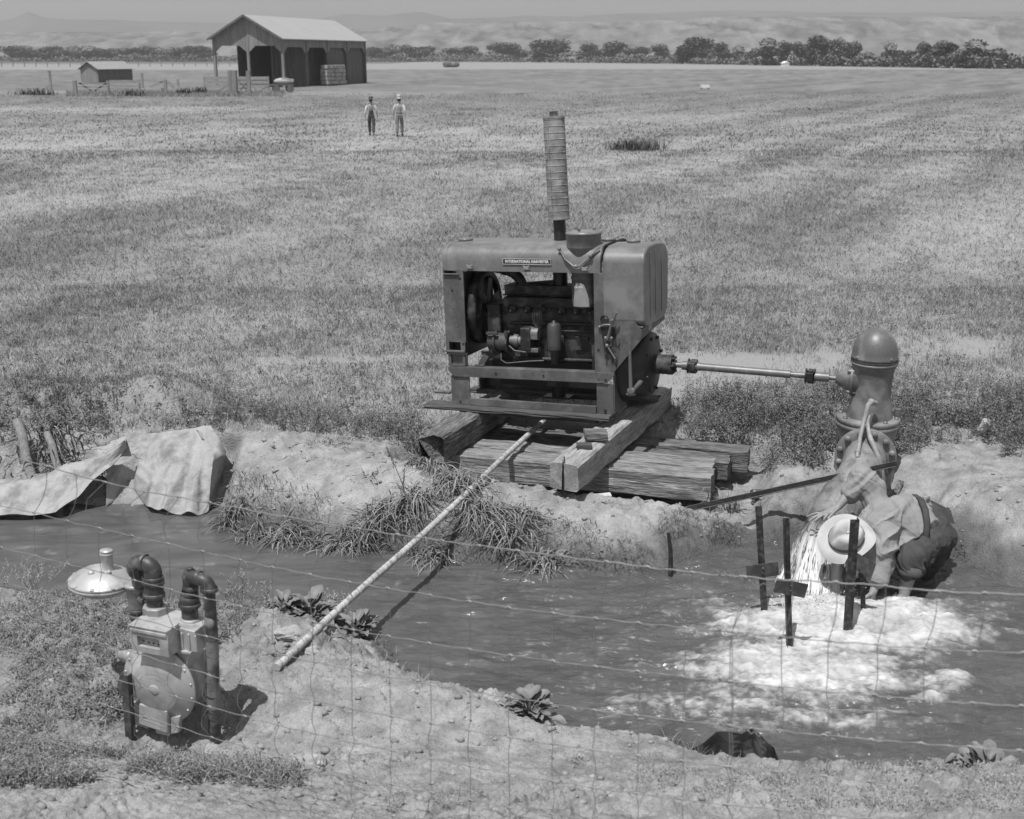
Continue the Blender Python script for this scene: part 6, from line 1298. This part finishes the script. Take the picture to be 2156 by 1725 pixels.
clump('grass_tuft', 1240, 1180, 40, .05, .12, 'low grass tuft at the waterline right of the reeds', 236, 'grass', None, -.4, (4.7, 2), .006, .1, .22, .10, .5)
clump('field_bush', 1338, 316, 800, .25, .7, 'dark grassy bush standing alone in the mown field behind the engine', 237, 'bush', None, 0, (0, 3), .022, .05, .13, .5, .3, 1.)
0 and clump('field_bush', 1700, 392, 160, .15, .35, 'second low dark bush in the field, above the pump', 238, 'bush', None, 0, (0, 3), .04, .07, .13, .6, .3, 1.)
clump('corral_brush', 690, 0+195, 10, .1, .2, 'x', 239, 'bush', None, 0) if False else None
for i, (u, v, w, lab) in enumerate(((75, 200, 3.4, 'dark grey brush patch at the left border before the shed'), (278, 203, 2.0, 'dark bush in the pale weeds below the broken rail fence'), (385, 200, 1.6, 'round bush in weeds between the short post and board fence'), (420, 198, 1.5, 'small bush at the left end of the board fence'))):
    clump('brush_patch', u, v, 220, .45, 1.0, lab, 250+i, 'bush', 'brush round the corral', 0, (0, 3), .09, .06, .14, w*.26, .3, 1.)
cw = []; q_ = np.random.RandomState(77); n = 9000; u = q_.uniform(140, 600, n); v = q_.uniform(194, 204, n); P = [at(a, b, 0) for a, b in zip(u, v)]
cw.append(blades(np.array([tuple(p) for p in P]), q_.uniform(.08, .36, n), q_.uniform(.0, .3, n), q_.uniform(.04, .09, n), q_.uniform(0, 6.28, n), 1, 0, q_.uniform(.12, .30, n), q_.uniform(-.5, .5, n)))
veg('corral_weeds', cw, M_grass)['kind'] = 'stuff'; bpy.data.objects['corral_weeds']['label'] = 'tall pale weeds along the corral fences'
# upright stalks
g = MB(); a = at(1018, 1000, y=9.9); 
for i, (u0, v0, u1, v1, lab) in enumerate(((868, 1085, 814, 940, 'tall thin seed stalk standing above the reeds left of the pipe'), (835, 1130, 852, 985, 'slim seed stalk beside the long pale blade'))):
    p0, p1 = at(u0, v0, y=9.6), at(u1, v1, y=9.65); g = MB(); g.tube([p0, p0.lerp(p1, .5)+Vector((.015, 0, 0)), p1], [.005, .004, .002], 5)
    for j in range(14): t = .7+.3*j/14; c = p0.lerp(p1, t); g.ball(c+Vector((rnd.uniform(-.01, .01), 0, 0)), (.005, .004, .012), 5, 4)
    tag(g.build('seed_stalk', mat('stalk', .12, .8)), lab, 'stalk', 'seed stalks')
p = at(832, 1095, y=9.3); V = blades(np.array([tuple(p)]), np.array([.40]), np.array([.05]), np.array([.035]), np.array([0.3]), 8, .1, np.array([.30])); V[0][:, 2] -= .02
tag(veg('long_blade', [V], M_grass), 'single long pale upright leaf among the reeds', 'leaf')
# broad-leaved plants
M_bleaf = mat('broad_leaf', .17, .55, ns=9, na=.2, bump=.002, bs=40, spec=.4)
def broad(u, v, z, nl, L, label, seed, W=.42, up=.9, grp=None):
    q = random.Random(seed); p = at(u, v, z); base = Vector((p.x, p.y, gz(p.x, p.y))); k = empty('broad_leaf_plant', base, label, 'plant', grp)
    R_ = L*1.0
    for i in range(nl):
        a = i*2.4+q.uniform(-.5, .5); e = q.uniform(.15, 1.25)*min(1, up); l = L*q.uniform(.45, .75); w = l*W*1.35; G = []
        d = Vector((math.cos(a), math.sin(a), 0)); s = Vector((-math.sin(a), math.cos(a), 0)).lerp(Vector((0, 0, q.uniform(-.5, .5))), .3)
        rr = q.uniform(0, 1)**.6; o_ = base+d*R_*.62*rr*math.cos(e)+Vector((0, 0, .02+L*.75*(1-rr*.7)*math.sin(e)))
        for j in range(7):
            t = j/6; c = o_+d*(l*t*math.cos(e*.8))+Vector((0, 0, l*(t*math.sin(e*.8)-.30*t*t))); ww = w*math.sin(math.pi*min(1, .12+t*.88))**.8*(.5 if j == 0 else 1)*.5
            G.append([c+s*ww*x+Vector((0, 0, abs(x)*ww*.35+.006*math.sin(t*13+x*5+i))) for x in (-1, -.5, 0, .5, 1)])
        g = MB(); g.grid(G); g.tube([base, base.lerp(o_, .5)+Vector((0, 0, .01)), G[0][2]], .003, 4); g.build('leaf', M_bleaf, k)
broad(1115, 1515, -.25, 46, .19, 'broad-leaved plant on the tip of the near bank, centre', 1, .55)
broad(655, 1318, -.33, 60, .27, 'large-leaved plant left of the gas pipe at the near waterline', 2, .5)
broad(748, 1318, -.36, 30, .20, 'large-leaved plant right of the gas pipe at the near waterline', 3, .55)
broad(600, 1318, -.33, 24, .17, 'small broad-leaved plant left of the larger one by the pipe', 4, .5)
broad(2075, 1665, -.3, 50, .22, 'upright broad-leaved plant in the bottom right corner', 5, .45, 1.2)
broad(1985, 1665, -.3, 30, .16, 'smaller leafy plant left of the bottom right corner plant', 6, .4, 1.2)
broad(1322, 1228, WZ, 7, .12, 'tiny leafy plant standing in the water in midstream', 7, .35, 1.2)
# wiry branching weeds at the near waterline
def wiry(u, v, z, h, n, label, seed, w=.10):
    q = random.Random(seed); p = at(u, v, z); b = Vector((p.x, p.y, gz(p.x, p.y))); g = MB(); lv = []
    for i in range(n):
        e = b+Vector((q.uniform(-w, w)*1.4, q.uniform(-w, w), h*q.uniform(.55, 1))); m_ = b.lerp(e, .5)+Vector((q.uniform(-.02, .02), 0, 0)); g.tube([b, m_, e], [.003, .0025, .0012], 4)
        for j in range(7):
            t = q.uniform(.35, .95); c = b.lerp(m_, t*2) if t < .5 else m_.lerp(e, t*2-1); a = q.uniform(0, 6.28); e2 = c+Vector((math.cos(a)*.05, math.sin(a)*.05, .06)); g.tube([c, e2], [.0018, .001], 3)
            for k_ in range(8): lv.append(tuple(c.lerp(e2, q.uniform(.2, 1.1))))
    k = empty('wiry_weed', b, label, 'weed', 'wiry weeds at the near waterline'); g.build('stems', mat('pale_stem', .26, .8), k)
    lv = np.array(lv); rr = np.random.RandomState(seed); pv = leaves(lv, rr.uniform(.012, .022, len(lv)), rr.uniform(.22, .34, len(lv)), rr, .35, .2); V, li, ls, lt, t = merge([pv]); finish(link_mesh('leaves', V, None, M_grass, False, t, (li, ls, lt)), k)
wiry(500, 1300, -.4, .42, 7, 'tall pale wiry weed right of the gas meter', 31)
wiry(462, 1305, -.4, .33, 5, 'pale wiry weed just behind the right meter pipe', 32)
wiry(560, 1290, -.4, .26, 5, 'short wiry weed between the meter and the leafy plant', 33)
wiry(705, 1290, -.4, .30, 7, 'wiry weed rising through the leafy plants by the gas pipe', 34)
wiry(70, 1270, -.3, .22, 9, 'wiry weed bush at the left border, near waterline', 35, .2)
for i, (u, v, lab) in enumerate(((190, 1280, 'flat reed tuft under the silver regulator disc'), (262, 1370, 'folded grass blades left of the regulator down pipe'), (700, 1375, 'grass tuft at the buried end of the gas pipe'), (830, 1390, 'grass tuft on the near bank edge right of the gas pipe'), (905, 1430, 'weedy tuft at the near waterline, centre left'), (985, 1350, 'two long pale blades leaning over the near water'))):
    clump('grass_tuft', u, v, 26 if i < 5 else 5, .10, .22 if i < 5 else .35, lab, 270+i, 'grass', None, -.3, (1.5, 2.2), .008, .08, .26, .028, .6)
# loose clods and crumbs
n = 4200; xa = rs.uniform(-3.4, 4.6, n*3); ya = rs.uniform(4.6, 11.2, n*3); s = sdist(xa, ya); d = fbm(xa*1.6, ya*1.6, 3, 109); k = (s > .06) & (d > .44) & ~deck_mask(xa, ya) & ((ya < 8.4) | (s < 1.1)); xa, ya = xa[k][:n], ya[k][:n]; n = len(xa)
za = ground(xa, ya); r_ = .003+.022*rs.uniform(0, 1, n)**7; phi = (1+5**.5)/2
ic = np.array([(-1, phi, 0), (1, phi, 0), (-1, -phi, 0), (1, -phi, 0), (0, -1, phi), (0, 1, phi), (0, -1, -phi), (0, 1, -phi), (phi, 0, -1), (phi, 0, 1), (-phi, 0, -1), (-phi, 0, 1)])/1.9
fi = [(0, 11, 5), (0, 5, 1), (0, 1, 7), (0, 7, 10), (0, 10, 11), (1, 5, 9), (5, 11, 4), (11, 10, 2), (10, 7, 6), (7, 1, 8), (3, 9, 4), (3, 4, 2), (3, 2, 6), (3, 6, 8), (3, 8, 9), (4, 9, 5), (2, 4, 11), (6, 2, 10), (8, 6, 7), (9, 8, 1)]
Vv = np.stack([xa, ya, za+r_*.25], 1)[:, None]+ic[None]*r_[:, None, None]*rs.uniform(.6, 1.3, (n, 12, 1))*np.array([1.2, 1.0, .75]); li = (np.arange(n)[:, None]*12+np.array(fi).ravel()[None]).ravel()
o = link_mesh('crumbled_clods', Vv.reshape(-1, 3), None, mat('clod_crumbs', 1., .95, ns=30, na=.15, attr=True, spec=.2), False, np.repeat(rs.uniform(.19, .30, n), 12), (li, np.arange(n*20)*3, np.full(n*20, 3))); COL.objects.link(o); tag(o, kind='stuff', label='loose clods and crumbs of dirt on both banks')
# ------------------------------------------------------------------ woven wire fence in front
M_wire = mat('fence_wire', .23, .5, .4, ns=20, na=.25)
FL, FR = Vector((-2.253, 5.12, 0)), Vector((1.546, 3.39, 0)); FD = (FR-FL).normalized()
def onf(u, v):
    a, b = (u-1078)/FPX, (862.5-v)/FPX; d = Vector((a, CP+b*SP, -SP+b*CP)); nrm = Vector((-FD.y, FD.x, 0)); t = nrm.dot(FL)/nrm.dot(d); return Vector((0, 0, CH))+d*t
ROWS = [[(-60, 940), (41, 965), (148, 997), (287, 1033), (438, 1058), (640, 1096), (842, 1127), (989, 1147), (1208, 1175), (1474, 1208), (1676, 1224), (1822, 1228), (1900, 1240), (1980, 1246), (2114, 1251), (2240, 1256)],
 [(-60, 1050), (41, 1073), (136, 1096), (275, 1128), (424, 1161), (574, 1195), (736, 1226), (901, 1253), (1073, 1280), (1250, 1302), (1420, 1320), (1579, 1335), (1747, 1351), (1900, 1362), (2046, 1372), (2240, 1378)],
 [(-60, 1138), (41, 1162), (141, 1188), (285, 1223), (430, 1260), (575, 1293), (740, 1326), (909, 1356), (1073, 1380), (1253, 1404), (1420, 1423), (1579, 1440), (1744, 1458), (1843, 1464), (1948, 1475), (2114, 1485), (2240, 1492)],
 [(-60, 1208), (41, 1236), (141, 1264), (287, 1302), (432, 1340), (577, 1376), (742, 1411), (904, 1442), (1073, 1469), (1251, 1496), (1450, 1520), (1641, 1539), (1843, 1559), (2055, 1574), (2240, 1588)],
 [(-60, 1278), (41, 1306), (141, 1334), (287, 1375), (428, 1419), (574, 1457), (736, 1492), (897, 1522), (1068, 1553), (1246, 1580), (1430, 1602), (1579, 1621), (1731, 1634), (1890, 1654), (2100, 1668), (2240, 1676)],
 [(-60, 1342), (42, 1372), (114, 1396), (200, 1420), (287, 1442), (432, 1486), (577, 1525), (732, 1562), (900, 1597), (1075, 1630), (1250, 1660), (1500, 1692), (1800, 1722), (2240, 1760)],
 [(-60, 1402), (41, 1432), (150, 1465), (240, 1491), (287, 1504), (428, 1548), (571, 1590), (730, 1632), (900, 1668), (1075, 1702), (1400, 1750), (1900, 1810), (2240, 1845)],
 [(-60, 1460), (41, 1490), (150, 1522), (287, 1562), (428, 1606), (571, 1652), (730, 1698), (1075, 1770), (1600, 1850), (2240, 1930)],
 [(-60, 1512), (41, 1542), (150, 1574), (287, 1616), (428, 1662), (571, 1710), (1075, 1835), (1600, 1920), (2240, 2010)]]
rowz = lambda r, u: float(np.interp(u, [p[0] for p in ROWS[r]], [p[1] for p in ROWS[r]]))
NU = [-2, 70, 139, 209, 280, 354, 428, 502, 575, 655, 738, 819, 905, 988, 1073, 1163, 1252, 1345, 1440, 1538, 1647, 1746, 1846, 1948, 2052, 2158]
fe = empty('wire_fence', onf(1078, 1900), 'sagging woven wire fence with square mesh running across the foreground', 'fence')
q = random.Random(4)
for r in range(9):
    pts = []
    us = np.linspace(-60, 2240, 300)
    zz0 = np.interp(us, [p[0] for p in ROWS[r]], [p[1] for p in ROWS[r]]); kz = np.ones(25)/25; zs = np.convolve(np.pad(zz0, 12, 'edge'), kz, 'valid')
    for u, v in zip(us, zs): pts.append(onf(u, v+.8*math.sin(u*.11+r*2)+.8*math.sin(u*.047+r)))
    g = MB(); g.tube(pts, .0018 if r else .0024, 6, False); g.build('line_wire', M_wire, fe)
for i, u in enumerate(NU):
    for j, du in enumerate((0, 5) if i == 19 else (0,)):
        pts = []
        sh = 20+6*math.sin(i*1.7)
        for r in range(9):
            uu = u+du+(sh if r == 0 else 0)+q.uniform(-3, 3); uu -= (r-1)*(uu-1078)*.006 if r > 1 else 0
            c = onf(uu, rowz(r, uu)); pts.append(c)
            if r < 8:
                v0, v1 = rowz(r, uu), rowz(r+1, uu); bow = (-26 if (r == 0 and i < 7) else (9 if r == 0 else q.uniform(-4, 4)))
                if r == 0 and i in (3, 4): bow = -48
                if r == 0 and i in (1, 2): bow = 16
                for t in (.35, .65): pts.append(onf(u+du+(sh if r == 0 else 0)*(1-t)+bow*math.sin(math.pi*t)*(.8 if r == 0 else 1)*(1 if r == 0 or j == 0 else .5), v0+(v1-v0)*t))
        g = MB(); g.tube(pts, .0015, 5, False)
        for k in range(0, len(pts), 3):
            c = pts[k]
            g.tube([c-FD*.010, c+Vector((0, 0, .004)), c+FD*.010], .0042, 5)
        g.build('stay_wire', M_wire, fe)
for r in range(0, 4):
    u = 1542; g = MB(); c = onf(u, rowz(r, u)); L = .11; pp_ = []
    for i in range(60): t = i/59; a = t*40; pp_.append(c+FD*(t-.35)*L*1.6+Vector((0, .006*math.cos(a), .006*math.sin(a)-(t-.35)*.02)))
    g.tube(pp_, .0019, 4, False); g.tube([c+FD*.02, c+FD*.06+Vector((0, 0, .012))], .0018, 4); g.build('splice', M_wire, fe)
